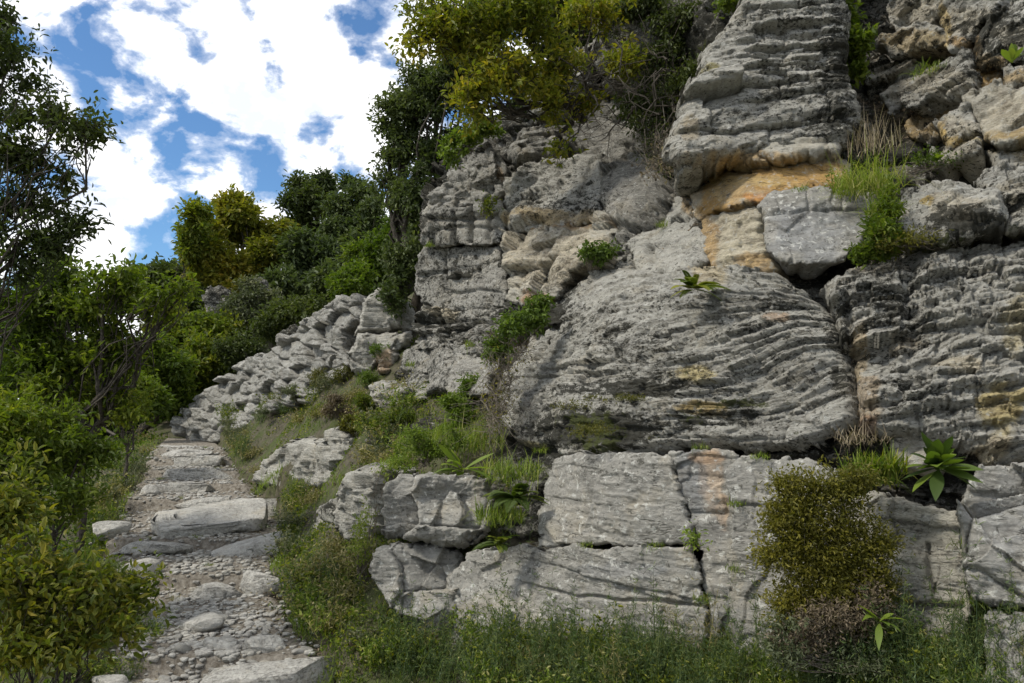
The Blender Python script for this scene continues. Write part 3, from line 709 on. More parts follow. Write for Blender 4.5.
for nm, lb, poly, off, sty, mt in BK:
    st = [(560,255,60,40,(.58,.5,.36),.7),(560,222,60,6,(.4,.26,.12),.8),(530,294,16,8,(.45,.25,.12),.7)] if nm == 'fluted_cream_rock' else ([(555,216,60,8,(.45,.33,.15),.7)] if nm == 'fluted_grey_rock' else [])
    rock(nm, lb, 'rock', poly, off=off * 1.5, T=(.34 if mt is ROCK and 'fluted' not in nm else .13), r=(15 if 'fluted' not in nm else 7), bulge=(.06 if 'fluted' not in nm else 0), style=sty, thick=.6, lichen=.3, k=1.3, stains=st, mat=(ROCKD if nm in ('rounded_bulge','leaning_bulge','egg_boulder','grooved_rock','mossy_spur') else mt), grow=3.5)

# ------------------------------------------------------------------ dry stone wall climbing the slope
def cobble_wall(name, label, cat, poly, Yf, cell, T, seed, mat, thick=.5):
    P0 = np.array(poly, float); x0, y0 = P0.min(0) - 4; x1, y1 = P0.max(0) + 4; step = 1.0
    px, py = np.meshgrid(np.arange(x0, x1, step), np.arange(y0, y1, step)); sh = px.shape
    Yv = Yf(px, py); P = at(px, py, Yv)
    s = cell * FPX / Yv
    wx = 2 * fbm(px / 10, py / 10, px * 0, 3, seed)
    # sheared course coordinates, stone size constant in metres
    a = (np.cumsum(step * (18 - 8 * (np.clip(px[0], 180, 410) - 190) / 210) / FPX / cell))[None, :] * np.ones(sh); t = -(py - 370) * (18 - 8 * (np.clip(px, 180, 410) - 190) / 210) / FPX / (cell * 1.15)
    f1, f2, idh, dx, dy = cells(a + .12 * wx, t + .12 * wx, seed)
    d = poly_sd(px + wx, py + wx, poly) + 1 + 2.5 * (idh - .5)
    n = np.array([-.35, -.9, .1]); n /= np.linalg.norm(n)
    g1, g2, gh, _, _ = cells(a * 2.1 + .2 * wx, t * 2.1, seed + 5)
    h = 0.15 * np.clip((f2 - f1) / .16, 0, 1) ** .45 * (0.6 + .7 * idh) + .12 * (idh - .5) + .05 * np.clip((g2 - g1) / .25, 0, 1) * (idh > .45) + .02 * fbm(px / 3, py / 3, px * 0, 3, seed) + .11 * (np.cos(idh * 40) * dx + np.sin(idh * 40) * dy)
    h = h - T * (1 - np.sqrt(np.clip(1 - (1 - np.clip(d / 4, 0, 1)) ** 2, 0, 1)))
    V = P + n * h[..., None]
    ins = d > 0; quad = ins[:-1, :-1] & ins[1:, :-1] & ins[:-1, 1:] & ins[1:, 1:]
    idx = np.arange(sh[0] * sh[1]).reshape(sh)
    F = np.stack([idx[:-1, :-1][quad], idx[1:, :-1][quad], idx[1:, 1:][quad], idx[:-1, 1:][quad]], -1)
    E = np.concatenate([F[:, [0, 1]], F[:, [1, 2]], F[:, [2, 3]], F[:, [3, 0]]])
    key = np.sort(E, 1); kk = key[:, 0].astype(np.int64) * (sh[0] * sh[1]) + key[:, 1]
    _, inv, cnt = np.unique(kk, return_inverse=True, return_counts=True); B = E[cnt[inv] == 1]
    used = np.unique(F); remap = -np.ones(sh[0] * sh[1], int); remap[used] = np.arange(len(used))
    bu = np.unique(B); rb = -np.ones(sh[0] * sh[1], int); rb[bu] = np.arange(len(bu)) + len(used)
    Vf = V.reshape(-1, 3); VV = np.concatenate([Vf[used], Vf[bu] - n * thick])
    FF = [remap[F], np.stack([remap[B[:, 1]], remap[B[:, 0]], rb[B[:, 0]], rb[B[:, 1]]], -1)]
    li = .05 + .3 * np.concatenate([idh.ravel()[used], idh.ravel()[bu]])
    col = np.zeros((len(VV), 4)); gr = .3 + .3 * li / .35
    col[:, :3] = gr[:, None] * np.array([1, .98, .90]) * .55; col[:, 3] = .5
    o = mesh(name, VV, FF, mat, col, origin=VV.mean(0), attr={'lichen': li, 'moss': li * .5, 'bed': VV * 1.0})
    return tag(o, label, cat)
wallY = TPS([(190,425),(270,400),(270,370),(350,360),(350,310),(400,330),(200,400),(400,300)], [18.0,14,14.6,11.3,11.8,10.2,18.2,10.4], 1e-4)
cobble_wall('dry_stone_wall', 'old dry stone wall of small grey stones climbing the slope', 'wall',
     [(178,434),(184,406),(205,391),(230,377),(250,363),(270,351),(290,339),(305,325),(325,312),(345,299),(362,296),(364,318),(352,332),(350,352),(362,374),(336,390),(322,402),(290,406),(262,422),(225,440),(205,450)],
     lambda x, y: wallY(x, np.minimum(y, 432)) - .2, .19, .25, 12, ROCK, thick=.5)
for nm, lb, poly, sd in [('wall_head_boulder','large pale boulder built into the upper end of the dry stone wall',[(362,296),(375,288),(402,290),(412,312),(410,330),(372,330),(352,334),(360,314)],101),
                     ('overhung_boulder','grey boulder with an overhung shaded hollow below the dry stone wall head',[(356,334),(385,333),(410,334),(410,346),(398,352),(372,346),(378,356),(374,376),(350,372),(344,350)],102),
                     ('flat_wall_stone','flat cap stone at the lower side of the dry stone wall',[(312,372),(322,366),(340,362),(342,374),(320,380)],103),
                     ('tan_stone','tan upright stone in the hollow below the dry stone wall head',[(372,352),(386,348),(394,354),(388,372),(376,374)],104)]:
    st = [(384,362,12,14,(.5,.36,.22),.9)] if 'tan' in nm else []
    c = np.array(poly, float).mean(0)
    rock(nm, lb, 'boulder', poly, Y=float(wallY(*c)) - .25, T=.3, r=7, style='stone', thick=.6, lichen=.1, seed=sd, mat=ROCK, stains=st, k=1.8)

# ------------------------------------------------------------------ loose stones, steps
def ico(sub):
    import bmesh
    bm = bmesh.new(); bmesh.ops.create_icosphere(bm, subdivisions=sub, radius=1.0)
    V = np.array([v.co[:] for v in bm.verts]); F = np.array([[v.index for v in f.verts] for f in bm.faces]); bm.free()
    return V, F
ICO3, ICO4, ICO5 = ico(3), ico(4), ico(5)
def stone_shape(seed, dims, sub=ICO4, power=4.0, cuts=9, rough=.05):
    r = RS(seed); V, F = sub
    p = np.abs(V) ** (2 / power * 1.0); V = np.sign(V) * p; V = V / np.abs(V).max()
    dirs = r.normal(size=(cuts, 3)); dirs /= np.linalg.norm(dirs, axis=1)[:, None]
    V = V * (1 / np.maximum(1, (np.abs(V) ** power).sum(1) ** (1 / power)))[:, None]
    for dn in dirs:
        lim = r.uniform(.5, .92); s = V @ dn
        V = V - dn * np.clip(s - lim, 0, None)[:, None] * .9
    nn = V / (np.linalg.norm(V, axis=1)[:, None] + 1e-6)
    h = rough * fbm(V[:, 0] * 1.8, V[:, 1] * 1.8, V[:, 2] * 2.6 + seed, 5, seed) + rough * .5 * fbm(V[:, 0] * 7, V[:, 1] * 7, V[:, 2] * 12 + seed, 3, seed)
    V = V + nn * h[:, None]
    return V * np.array(dims), F

def stone_obj(name, V, F, loc, rz, label, cat, group=None, mat=None, lich=.2, tilt=(0, 0)):
    n = len(V)
    o = mesh(name, V, F, mat or STONE, np.tile([.4, .38, .3, 0], (n, 1)), attr={'lichen': np.full(n, lich), 'moss': np.full(n, lich * .5)})
    o.location = loc; o.rotation_euler = (tilt[0], tilt[1], rz)
    return tag(o, label, cat, group)

# steps: (px, py of the front edge middle, Y, half width m, depth, height, yaw, label)
STEPS = [
 (262,655,4.72,.40,.24,.14,.08,'long rounded grey slab forming the lowest step of the path'),
 (212,585,6.45,.24,.15,.12,.0,'short grey slab in the middle of the second step'),
 (258,577,6.55,.26,.14,.12,.12,'grey slab at the right end of the second step'),
 (150,548,7.60,.34,.14,.09,-.1,'low rounded slab left of the tilted slab on the path'),
 (205,500,9.75,.46,.22,.12,.0,'flat slab step in the middle of the climb'),
 (262,499,9.7,.42,.22,.13,.1,'flat slab step at the grassy right edge of the climb'),
 (188,488,10.65,.55,.22,.12,.0,'long thin slab step above the middle of the climb'),
 (200,478,11.55,.62,.24,.12,.05,'long pale slab step high on the climb'),
 (190,470,12.45,.5,.24,.13,.0,'third slab step from the top of the climb'),
 (186,463,13.35,.5,.24,.13,.0,'second slab step from the top of the climb'),
 (184,456,14.2,.5,.24,.13,.0,'highest slab step of the climb'),
]
for i, (px, py, Y, hw, hd, hh, yaw, lb) in enumerate(STEPS):
    V, F = stone_shape(300 + i, (hw, hd, hh), ICO4, power=10, cuts=12, rough=.045)
    p = at(px, py, Y)
    z = float(path_z(Y + .3)) - hh * .55
    stone_obj('stone_step', V, F, (p[0], Y + hd * .6, z), yaw, lb, 'step', 'slab steps of the path', lich=.5)
V, F = ICO5
V = np.sign(V) * np.abs(V) ** .22; V = V / np.abs(V).max(0)
V = V * np.array([.56, .5, .075]); ang = np.arctan2(V[:, 1] / .52, V[:, 0] / .60)
V[:, :2] *= (1 + .14 * vnoise(np.cos(ang) * 1.6 + 4, np.sin(ang) * 1.6, None, 3) + .05 * vnoise(np.cos(ang) * 5, np.sin(ang) * 5, None, 4))[:, None]
V[:, 2] += .022 * fbm(V[:, 0] * 3, V[:, 1] * 3, V[:, 2] * 3, 5, 3) + .012 * np.floor(3 * vnoise(V[:, 0] * 2.2, V[:, 1] * 4, None, 8))
V += unit_(V) * (.02 * fbm(V[:, 0] * 6, V[:, 1] * 6, V[:, 2] * 14, 5, 8, ridged=True))[:, None]
p = at(222, 540, 8.25)
stone_obj('tilted_slab', V, F, (p[0] - .22, 8.5, float(path_z(8.2)) + .10), .38, 'huge flat tilted slab lying across the path', 'slab', tilt=(.10, -.06), lich=.3)
V, F = stone_shape(352, (.42, .2, .10), ICO4, power=5, cuts=7, rough=.06)
stone_obj('verge_slab', V, F, (float(at(255,548,7.7)[0]), 7.75, float(path_z(7.8)) + .02), .5, 'smooth grey slab half sunk in the grass right of the path', 'slab', tilt=(.1, -.15))

r = RS(11)
protos = []
for i in range(7):
    V, F = stone_shape(400 + i, (1, r.uniform(.6, .9), r.uniform(.35, .55)), ICO3, power=4.5, cuts=14, rough=.05)
    protos.append((V, F))
pm = []
def scatter_stones(n, smin, smax, label, group, umax=1.0, name='path_stone', Y0=4.4, Y1=14.0, seed=3, mats=None):
    global pm
    r = RS(seed)
    if not pm:
        for V, F in protos:
            k = len(V)
            o = mesh('path_stone', V, F, STONE, np.tile([.4, .38, .3, 0], (k, 1)), attr={'lichen': np.full(k, .1), 'moss': np.zeros(k)})
            pm.append(o.data); bpy.data.objects.remove(o)
    for i in range(n):
        Y = Y0 * (Y1 / Y0) ** (r.uniform() ** 1.15); u = r.uniform(-umax, umax)
        s = smin * (smax / smin) ** (r.uniform() ** 1.6)
        x = float(path_c(Y) + u * path_w(Y) * .5)
        o = bpy.data.objects.new(name, pm[r.randint(len(pm))]); COL.objects.link(o)
        o.location = (x, Y, float(path_z(Y)) + s * .12 - .04 * max(0, abs(u) - 1)); o.scale = (s, s, s * r.uniform(.8, 1.2))
        o.rotation_euler = (r.uniform(-.3, .3), r.uniform(-.3, .3), r.uniform(0, 6.28))
        tag(o, label, 'stone', group)
scatter_stones(285, .022, .075, 'loose pale grey limestone rubble stone lying on the footpath', 'loose rubble stones on the footpath', 1.05)
BIGS = [(290,642,4.95,.085,'white angular stone at the right verge just above the lowest step'),(265,630,5.15,.10,'long white stone sloping on the path above the lowest step'),
        (110,662,4.75,.12,'largest white stone in the shade left of the lowest step'),(205,612,5.6,.13,'pale flat stone in the middle of the rubble'),
        (225,632,5.2,.1,'pointed pale stone tilted beside the lowest step'),(150,490,10.5,.16,'low round stone at the left verge of the climb'),(110,548,8.2,.16,'grey stone half sunk at the left verge of the path'),
        (135,583,6.8,.15,'broad grey stone left of the second step')]
for i, (px, py, Y, s, lb) in enumerate(BIGS):
    V, F = stone_shape(450 + i, (s * 1.3, s * .8, s * .6), ICO4, power=3.4, cuts=9, rough=.06); p = at(px, py, Y)
    stone_obj('boulder', V, F, (p[0], Y, float(path_z(Y)) + s * .2), r.uniform(-1, 1), lb, 'stone', lich=.05)

def scatter_mesh(name, proto, locs, scales, rots, mat, label, seed=0, attrs=True):
    V, F = proto; n = len(locs)
    c, s = np.cos(rots), np.sin(rots)
    X = V[None, :, 0] * c[:, None] - V[None, :, 1] * s[:, None]; Yy = V[None, :, 0] * s[:, None] + V[None, :, 1] * c[:, None]
    VV = np.stack([X, Yy, np.broadcast_to(V[None, :, 2], X.shape)], -1) * scales[:, None, None] + locs[:, None]
    FF = (F[None] + (np.arange(n) * len(V))[:, None, None]).reshape(-1, F.shape[1])
    col = np.tile([.4, .38, .3, 0], (VV.shape[0] * VV.shape[1], 1))
    o = mesh(name, VV.reshape(-1, 3), FF, mat, col, attr={'lichen': np.zeros(len(col)), 'moss': np.zeros(len(col))})
    return tag(o, label, kind='stuff')
V, F = stone_shape(470, (1, .8, .55), ico(2), power=3, cuts=8, rough=.05)
n = 5200; r = RS(12); Yv = 3.6 * (14.5 / 3.6) ** (r.uniform(size=n) ** 1.2); u = r.normal(size=n) * .55
xs = path_c(Yv) + u * path_w(Yv) * .5; sv = .011 * (3.4 ** r.uniform(size=n) ** 1.3)
scatter_mesh('gravel', (V, F), np.stack([xs, Yv, path_z(Yv) + sv * .25 - .05 * np.clip(np.abs(u) - 1, 0, 1)], -1), sv, r.uniform(0, 6.28, n), STONE, 'pale limestone gravel covering the footpath')

# ------------------------------------------------------------------ plants
def unit(v): return v / (np.linalg.norm(v, axis=-1, keepdims=True) + 1e-9)
def onc(px, py, off=.35): return at(px, py, float(Ysurf(px, py)) - off)

def leaves(pos, d, nr, L, W):
    side = unit(np.cross(d, nr)); up = unit(np.cross(side, d))
    L = L[:, None]; W = W[:, None]
    a = pos; tip = pos + d * L - up * L * .18
    mk = lambda f, w, sg: pos + d * L * f + sg * side * W * w + up * (W * .16 - L * .06 * f)
    V = np.stack([a, mk(.28, .42, 1), mk(.66, .38, 1), tip, mk(.66, .38, -1), mk(.28, .42, -1)], 1).reshape(-1, 3)
    n = np.arange(len(pos))[:, None] * 6
    F = np.concatenate([n + np.array([[0, 1, 2, 3]]), n + np.array([[0, 3, 4, 5]])])
    return V, F
def ribbons(root, d, L, W, bend, segs=4, prof='grass', roll=None, rs=None):
    n = len(root); s = np.linspace(0, 1, segs + 1)
    w = {'grass': 1 - s ** 1.6, 'leaf': np.sin(np.pi * np.clip(s, 0, 1) ** .62) * .97 + .06, 'strap': np.sin(np.pi * (s * .9 + .07)) ** .6, 'spoon': np.sin(np.pi * np.clip(s, 0, 1) ** 1.25) + .10 * (1 - s)}[prof]
    C = root[:, None] + d[:, None] * (s[None, :, None] * L[:, None, None])
    C[..., 2] -= (bend * L)[:, None] * s[None] ** 2
    hz = np.array([0, 0, 1.0]); side = unit(np.cross(d, hz) + 1e-4)
    if roll is not None: side = unit(side + roll[:, None] * unit(np.cross(side, d)))
    fold = np.cross(side, d)
    A = C + side[:, None] * (w[None, :, None] * W[:, None, None] * .5); B = C - side[:, None] * (w[None, :, None] * W[:, None, None] * .5)
    if prof == 'grass':
        V = np.stack([A, B], 2).reshape(n, -1, 3); k = (segs + 1) * 2
        f = np.array([[2*i, 2*i+1, 2*i+3, 2*i+2] for i in range(segs)])
    else:
        M = C - np.abs(fold[:, None]) * 0 + fold[:, None] * (w[None, :, None] * W[:, None, None] * -.12)
        V = np.stack([A, M, B], 2).reshape(n, -1, 3); k = (segs + 1) * 3
        f = np.array([[3*i+j, 3*i+j+1, 3*i+j+4, 3*i+j+3] for i in range(segs) for j in (0, 1)])
    F = (f[None] + (np.arange(n) * k)[:, None, None]).reshape(-1, 4)
    return V.reshape(-1, 3), F, k
def tubes(paths, sides=5):
    """paths: list of (pts (m,3), radii (m,))"""
    VV, FF, base = [], [], 0
    for P, R in paths:
        P = np.asarray(P, float); R = np.asarray(R, float); m = len(P)
        t = unit(np.gradient(P, axis=0)); ref = np.array([.3, .2, .93]); u = unit(np.cross(t, ref)); v = np.cross(t, u)
        an = np.arange(sides) * 2 * np.pi / sides
        V = P[:, None] + R[:, None, None] * (np.cos(an)[None, :, None] * u[:, None] + np.sin(an)[None, :, None] * v[:, None])
        idx = np.arange(m * sides).reshape(m, sides) + base
        F = np.stack([idx[:-1], np.roll(idx[:-1], -1, 1), np.roll(idx[1:], -1, 1), idx[1:]], -1).reshape(-1, 4)
        VV.append(V.reshape(-1, 3)); FF.append(F); base += m * sides
    return np.concatenate(VV), np.concatenate(FF)
def wander(a, b, r, n=7, amp=.08, sag=0.0):
    a = np.asarray(a, float); b = np.asarray(b, float); L = np.linalg.norm(b - a)
    s = np.linspace(0, 1, n)[:, None]; P = a + (b - a) * s
    P[1:-1] += r.normal(size=(n - 2, 3)) * amp * L * .5
    P[:, 2] += sag * L * (s[:, 0] * (1 - s[:, 0])) * 4
    return P

def LM(name, *stops, **kw):
    n = len(stops); return leaf_material(name, [(i / (n - 1), c) for i, c in enumerate(stops)], **kw)
L_DARK = LM('dark_leaf', (.02,.03,.01), (.04,.058,.015), (.07,.09,.02), (.12,.135,.025), trans=.4)
L_OAK = LM('evergreen_leaf', (.028,.042,.016), (.055,.078,.026), (.095,.12,.038), (.15,.17,.055), trans=.35)
L_MID = LM('green_leaf', (.035,.06,.008), (.075,.115,.012), (.14,.175,.018), (.30,.28,.025), trans=.5)
L_YEL = LM('yellowing_leaf', (.045,.07,.01), (.10,.135,.016), (.21,.21,.02), (.44,.32,.03), trans=.5)
L_AUT = LM('autumn_leaf', (.06,.08,.012), (.13,.145,.016), (.24,.21,.02), (.40,.24,.025), trans=.45)
L_BRI = LM('bright_leaf', (.045,.075,.014), (.10,.15,.02), (.18,.24,.03), (.28,.33,.05), trans=.4)
L_GREY = LM('grey_green_leaf', (.05,.065,.03), (.09,.105,.05), (.14,.15,.08), (.24,.22,.12), trans=.3)
L_GRASS = LM('grass_blade', (.055,.09,.012), (.11,.165,.018), (.20,.25,.03), (.38,.34,.14), trans=.45)
L_WEED = LM('weed_leaf', (.035,.06,.024), (.065,.105,.036), (.11,.155,.045), (.19,.21,.07), trans=.4)
L_SHRUB = LM('shrub_leaf', (.025,.04,.008), (.06,.085,.012), (.12,.14,.017), (.24,.21,.02), (.46,.31,.03), trans=.5)
L_STRAW = LM('straw_grass', (.07,.075,.02), (.16,.15,.045), (.27,.23,.09), (.42,.36,.2), trans=.35)
L_DRY = LM('dry_stalk', (.06,.045,.03), (.13,.10,.065), (.24,.19,.12), (.40,.34,.23), trans=.2)
L_OLIVE = LM('olive_shrub_leaf', (.04,.045,.01), (.09,.09,.014), (.17,.15,.018), (.27,.23,.02), trans=.4)

def clumps(bl, r, m=8):
    out = []
    for c, R in bl:
        for i in range(m):
            d = unit(r.normal(size=3)); R_ = np.array(R)
            out.append((tuple(np.array(c) + d * R_ * r.uniform(.25, .95)), tuple(R_ * np.array([1, 1, .62]) * r.uniform(.22, .5))))
    return out
def crown_arrays(bl, nt, per, L, r, W=.5, twig=.35, fill=.6, up=.25, droop=0.0, tint=0.0, cl=0):
    if cl: bl = clumps(bl, r, cl)
    """bl: list of (centre, (rx,ry,rz)) ellipsoids; nt twigs in all"""
    vol = np.array([b[1][0] * b[1][1] * b[1][2] for b in bl]) ** .8; pr = vol / vol.sum()
    k = r.choice(len(bl), nt, p=pr)
    C = np.array([b[0] for b in bl])[k]; R = np.array([b[1] for b in bl])[k]
    dr = unit(r.normal(size=(nt, 3))); rad = r.uniform(fill ** 2, 1, nt) ** .5
    # lumpy outline
    lump = 1 + .5 * vnoise(dr[:, 0] * 2.3 + k * 3.1, dr[:, 1] * 2.3, dr[:, 2] * 2.3, 5)
    tip = C + dr * R * (rad * lump)[:, None]
    td = unit(dr * np.array([1, 1, .7]) + r.normal(size=(nt, 3)) * .6 + np.array([0, 0, up - droop]))
    tl = twig * r.uniform(.5, 1.3, nt)
    s = r.uniform(0, 1, (nt, per))
    P = tip[:, None] + td[:, None] * ((s - .5) * tl[:, None])[..., None] + r.normal(size=(nt, per, 3)) * L * .45
    ld = unit(td[:, None] * .7 + r.normal(size=(nt, per, 3)) * .75 + np.array([0, 0, -.15 - droop]))
    nr = unit(r.normal(size=(nt, per, 3)) * .55 + np.array([0, 0, 1.0]))
    LL = L * r.uniform(.45, 1.4, (nt, per))
    V, F = leaves(P.reshape(-1, 3), ld.reshape(-1, 3), nr.reshape(-1, 3), LL.ravel(), LL.ravel() * W)
    ct = .5 + .5 * vnoise(tip[:, 0] * 1.1, tip[:, 1] * 1.1, tip[:, 2] * 1.3, 9)
    rnd = np.clip(.42 * ct[:, None] + .22 * r.uniform(size=(nt, 1)) + .36 * r.uniform(size=(nt, per)) + tint, 0, 1)
    return V, F, np.repeat(rnd.ravel(), 6), tip, td, tl

def tree(name, label, cat, root, bl, nt, per, L, mat, seed, trunk_r=.1, W=.5, twig=.35, fill=.6, limbs=6, twigs=0, group=None, up=.25, droop=0, bark=None, tint=0.0, split=.35, cl=9):
    """root: foot of the trunk; bl: crown ellipsoids"""
    r = RS(seed); root = np.asarray(root, float)
    V, F, rnd, tip, td, tl = crown_arrays(bl, nt, per, L, r, W, twig, fill, up, droop, tint, cl)
    e = empty(name, tuple(root), label, cat, group)
    cr = mesh('crown', V, F, mat, origin=root, parent=e, attr={'rnd': rnd}, smooth_=False)
    C = np.array([b[0] for b in bl]); cen = C.mean(0)
    fork = root + (cen - root) * split
    paths = [(wander(root, fork, r, 6, .05), np.linspace(trunk_r, trunk_r * .75, 6))]
    nodes = []
    for b in bl:
        c = np.array(b[0]); m = 7
        P = wander(fork, c, r, m, .12); paths.append((P, np.linspace(trunk_r * .6, trunk_r * .22, m)))
        for q in range(limbs):
            i = r.randint(2, m); dd = unit(r.normal(size=3) + np.array([0, 0, .3])); t = c + dd * np.array(b[1]) * r.uniform(.5, .95)
            Q = wander(P[i - 1], t, r, 6, .12); paths.append((Q, np.linspace(trunk_r * .22, trunk_r * .05, 6))); nodes.append(Q)
    if twigs and nodes:
        NP = np.concatenate(nodes)
        for i in r.choice(len(tip), min(twigs, len(tip)), replace=False):
            j = np.argmin(((NP - tip[i]) ** 2).sum(1)); Q = wander(NP[j], tip[i] + td[i] * tl[i] * .5, r, 5, .1)
            paths.append((Q, np.linspace(trunk_r * .055, trunk_r * .018, 5)))
    Vt, Ft = tubes(paths)
    mesh('trunk', Vt, Ft, bark or BARK, origin=root, parent=e)
    return e

def B(px, py, Y, rx, ry, rd=None):
    """crown ellipsoid from its place and apparent radii in px; rd = depth radius in metres"""
    c = at(px, py, Y); s = Y / FPX
    return (tuple(c), (rx * s, rd if rd else max(rx, ry) * s * .9, ry * s))

def shrub(name, label, px, py, Y, rx, ry, nt, per, L, mat, seed, W=.5, group=None, base=None, fill=.3, cat='shrub', twig=.12, up=.5, tint=0, stem_r=.003, extra=(), rd=None, cl=6):
    bl = [B(px, py, Y, rx, ry, rd)] + [B(a, b, Y, c, d, rd) for a, b, c, d in extra]
    c = at(px, py + ry * .9, Y + .05) if base is None else np.asarray(base, float)
    r = RS(seed)
    V, F, rnd, tip, td, tl = crown_arrays(bl, nt, per, L, r, W, twig, fill, up, 0, tint, cl if rx > 12 else 0)
    if name == 'moss_tuft': return tag(mesh(name, V, F, mat, origin=c, attr={'rnd': rnd}, smooth_=False), label, cat, group)
    e = empty(name, tuple(c), label, cat, group)
    mesh('foliage', V, F, mat, origin=c, parent=e, attr={'rnd': rnd}, smooth_=False)
    ps = [(wander(c + r.normal(size=3) * .02, tip[i], r, 5, .1), np.linspace(stem_r, stem_r * .3, 5)) for i in r.choice(len(tip), min(40, len(tip)), replace=False)]
    Vt, Ft = tubes(ps, 4); mesh('stems', Vt, Ft, TWIG, origin=c, parent=e)
    return e

# --- far hillside trees
gp = lambda x, y, d=0: (x, y, float(gz(x, y)) - .1)
def far(label, bls, mat, seed, n=2600, L=.19, name='hillside_tree', cat='tree', dx=0, **kw):
    bl = [B(*b) for b in bls]; c = np.mean([b[0] for b in bl], 0); c[0] += dx; n = int(n * .8)
    kw.setdefault('trunk_r', .16)
    return tree(name, label, cat, gp(c[0], c[1]), bl, n, 12, L, mat, seed, twig=.55, fill=.35, limbs=4, **kw)
far('tallest yellowing tree on the hill, orange leaves at its top', [(240,225,27,34,32),(205,250,26,24,30),(270,250,27,30,34),(225,275,26,34,26)], L_AUT, 501, 3600, tint=.0)
far('wispy half bare tree at the left end of the hill', [(200,222,25,16,24),(190,245,25,12,20)], L_YEL, 502, 520, L=.15, trunk_r=.05, dx=-1.5)
far('dark pine like tree on the ridge with an open top', [(300,205,33,20,28),(325,195,34,22,24),(318,230,33,36,30)], L_DARK, 503, 2600, tint=.05)
far('round dark oak on the ridge beside the cliff tree', [(355,205,31,28,30),(372,235,30,28,34),(345,250,30,30,34)], L_OAK, 504, 3200)
far('deep green oak at mid height of the hill', [(300,262,26,34,34),(335,280,25,32,26),(280,300,24,22,22)], L_OAK, 505, 3400)
far('green leafy tree above the upper end of the dry stone wall', [(375,270,19,26,30),(350,290,18,24,18),(392,250,19,20,34)], L_MID, 506, 2600, L=.11, tint=-.22)
far('grey green round bush among the hill trees', [(258,302,22,27,22),(238,312,22,16,16)], L_GREY, 507, 1500, L=.10, cat='bush', name='hillside_bush')
far('broad yellow green tree standing above the top of the path', [(205,340,21,42,32),(232,352,20,30,30),(175,325,21,28,28),(205,378,20,44,26)], L_YEL, 508, 5200, L=.14, tint=-.12, dx=-1.8)
far('dark green tree over the end of the path', [(155,372,18,30,32),(168,402,18.5,22,22),(140,400,16,20,24)], L_MID, 509, 3200, L=.12, tint=-.15, dx=-2.2, trunk_r=.07)
far('low dark bush along the crest of the dry stone wall', [(300,312,17.5,26,12),(270,330,18,24,15),(240,352,19,22,16)], L_DARK, 510, 1700, L=.09, cat='bush', name='hillside_bush', trunk_r=.05)
far('shadowed thicket filling the hill behind the yellow trees', [(180,290,32,60,34),(250,330,29,60,40),(330,300,29,60,36)], L_DARK, 511, 3600, L=.22)
far('shaded green thicket behind the left trees', [(60,360,24,70,50),(110,400,22,60,40),(20,330,24,60,50),(-20,400,20,60,60)], L_MID, 512, 4600, L=.17, tint=-.3)
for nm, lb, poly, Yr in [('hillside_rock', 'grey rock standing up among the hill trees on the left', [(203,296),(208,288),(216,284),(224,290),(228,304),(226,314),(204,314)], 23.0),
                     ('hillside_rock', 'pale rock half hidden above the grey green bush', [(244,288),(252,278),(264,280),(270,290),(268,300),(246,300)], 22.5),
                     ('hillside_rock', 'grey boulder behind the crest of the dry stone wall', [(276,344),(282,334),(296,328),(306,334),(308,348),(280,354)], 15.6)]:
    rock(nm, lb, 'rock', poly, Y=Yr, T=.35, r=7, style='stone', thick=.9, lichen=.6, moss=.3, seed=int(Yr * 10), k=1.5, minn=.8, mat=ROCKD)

# --- evergreen behind the rock tower
tree('cliff_oak', 'evergreen oak growing behind the rock tower, its boughs spread against the sky', 'tree', gp(-1.35, 11.2),
     [B(452,150,10.8,34,42),B(418,205,10.8,26,44),B(405,262,10.6,24,34),B(398,150,11,28,26),B(385,178,11,18,14),B(435,100,10.8,42,34),B(408,112,11,26,30),B(395,295,10.4,14,22),B(470,70,10.5,46,44),B(440,235,11.2,30,40)],
     3600, 13, .065, L_OAK, 521, trunk_r=.12, twig=.28, fill=.35, limbs=7, twigs=500, W=.5, tint=.04)
# --- leafy tree hanging over the top of the cliff
tree('overhanging_tree', 'yellow green leafy tree leaning over the cliff top', 'tree', tuple(at(584,120,8.0)),
     [B(455,30,7.0,50,38),B(500,70,7.0,46,34),B(520,15,7.2,54,40),B(560,60,7.4,30,34),B(430,8,7.0,28,24),B(480,112,7.0,26,22),B(600,10,7.6,40,24),B(545,100,7.2,20,26),B(560,150,7.2,14,16),B(620,60,7.5,26,20),B(585,100,7.4,18,18),B(420,40,7,20,20),B(470,95,7,20,30)],
     1750, 9, .055, L_YEL, 522, trunk_r=.05, twig=.3, fill=.1, limbs=7, twigs=600, W=.5, tint=.04, split=.3, cl=16)
tree('shade_tree', 'dark leafed tree behind the yellow green one on the cliff top', 'tree', tuple(at(640,-60,9.6)),
     [B(560,20,9.0,60,60),B(480,20,9.2,60,60),B(640,10,9.0,60,40),B(530,100,9.1,30,30)], 2000, 12, .06, L_DARK, 523, trunk_r=.1, twig=.3, fill=.2, limbs=6, twigs=200, tint=.0)
tree('recess_shrub', 'dark drooping shrub filling the top of the recess left of the layered buttress', 'shrub', tuple(at(670,-30,8.4)),
     [B(640,10,7.9,44,24),B(690,20,7.6,40,30),B(665,60,7.8,34,30),B(715,-5,7.5,30,20),B(640,110,7.7,20,24),B(690,80,7.5,20,30)], 1500, 9, .045, L_DARK, 526, trunk_r=.03, twig=.3, fill=.1, limbs=7, twigs=500, droop=.5, split=.2, tint=.0)
shrub('hanging_creeper', 'bright green creeper spilling over the left edge of the rock tower', 466,140,8.0,22,14, 260, 8, .045, L_BRI, 524, W=.6, cat='creeper', extra=[(450,158,9,8),(485,128,16,12)])
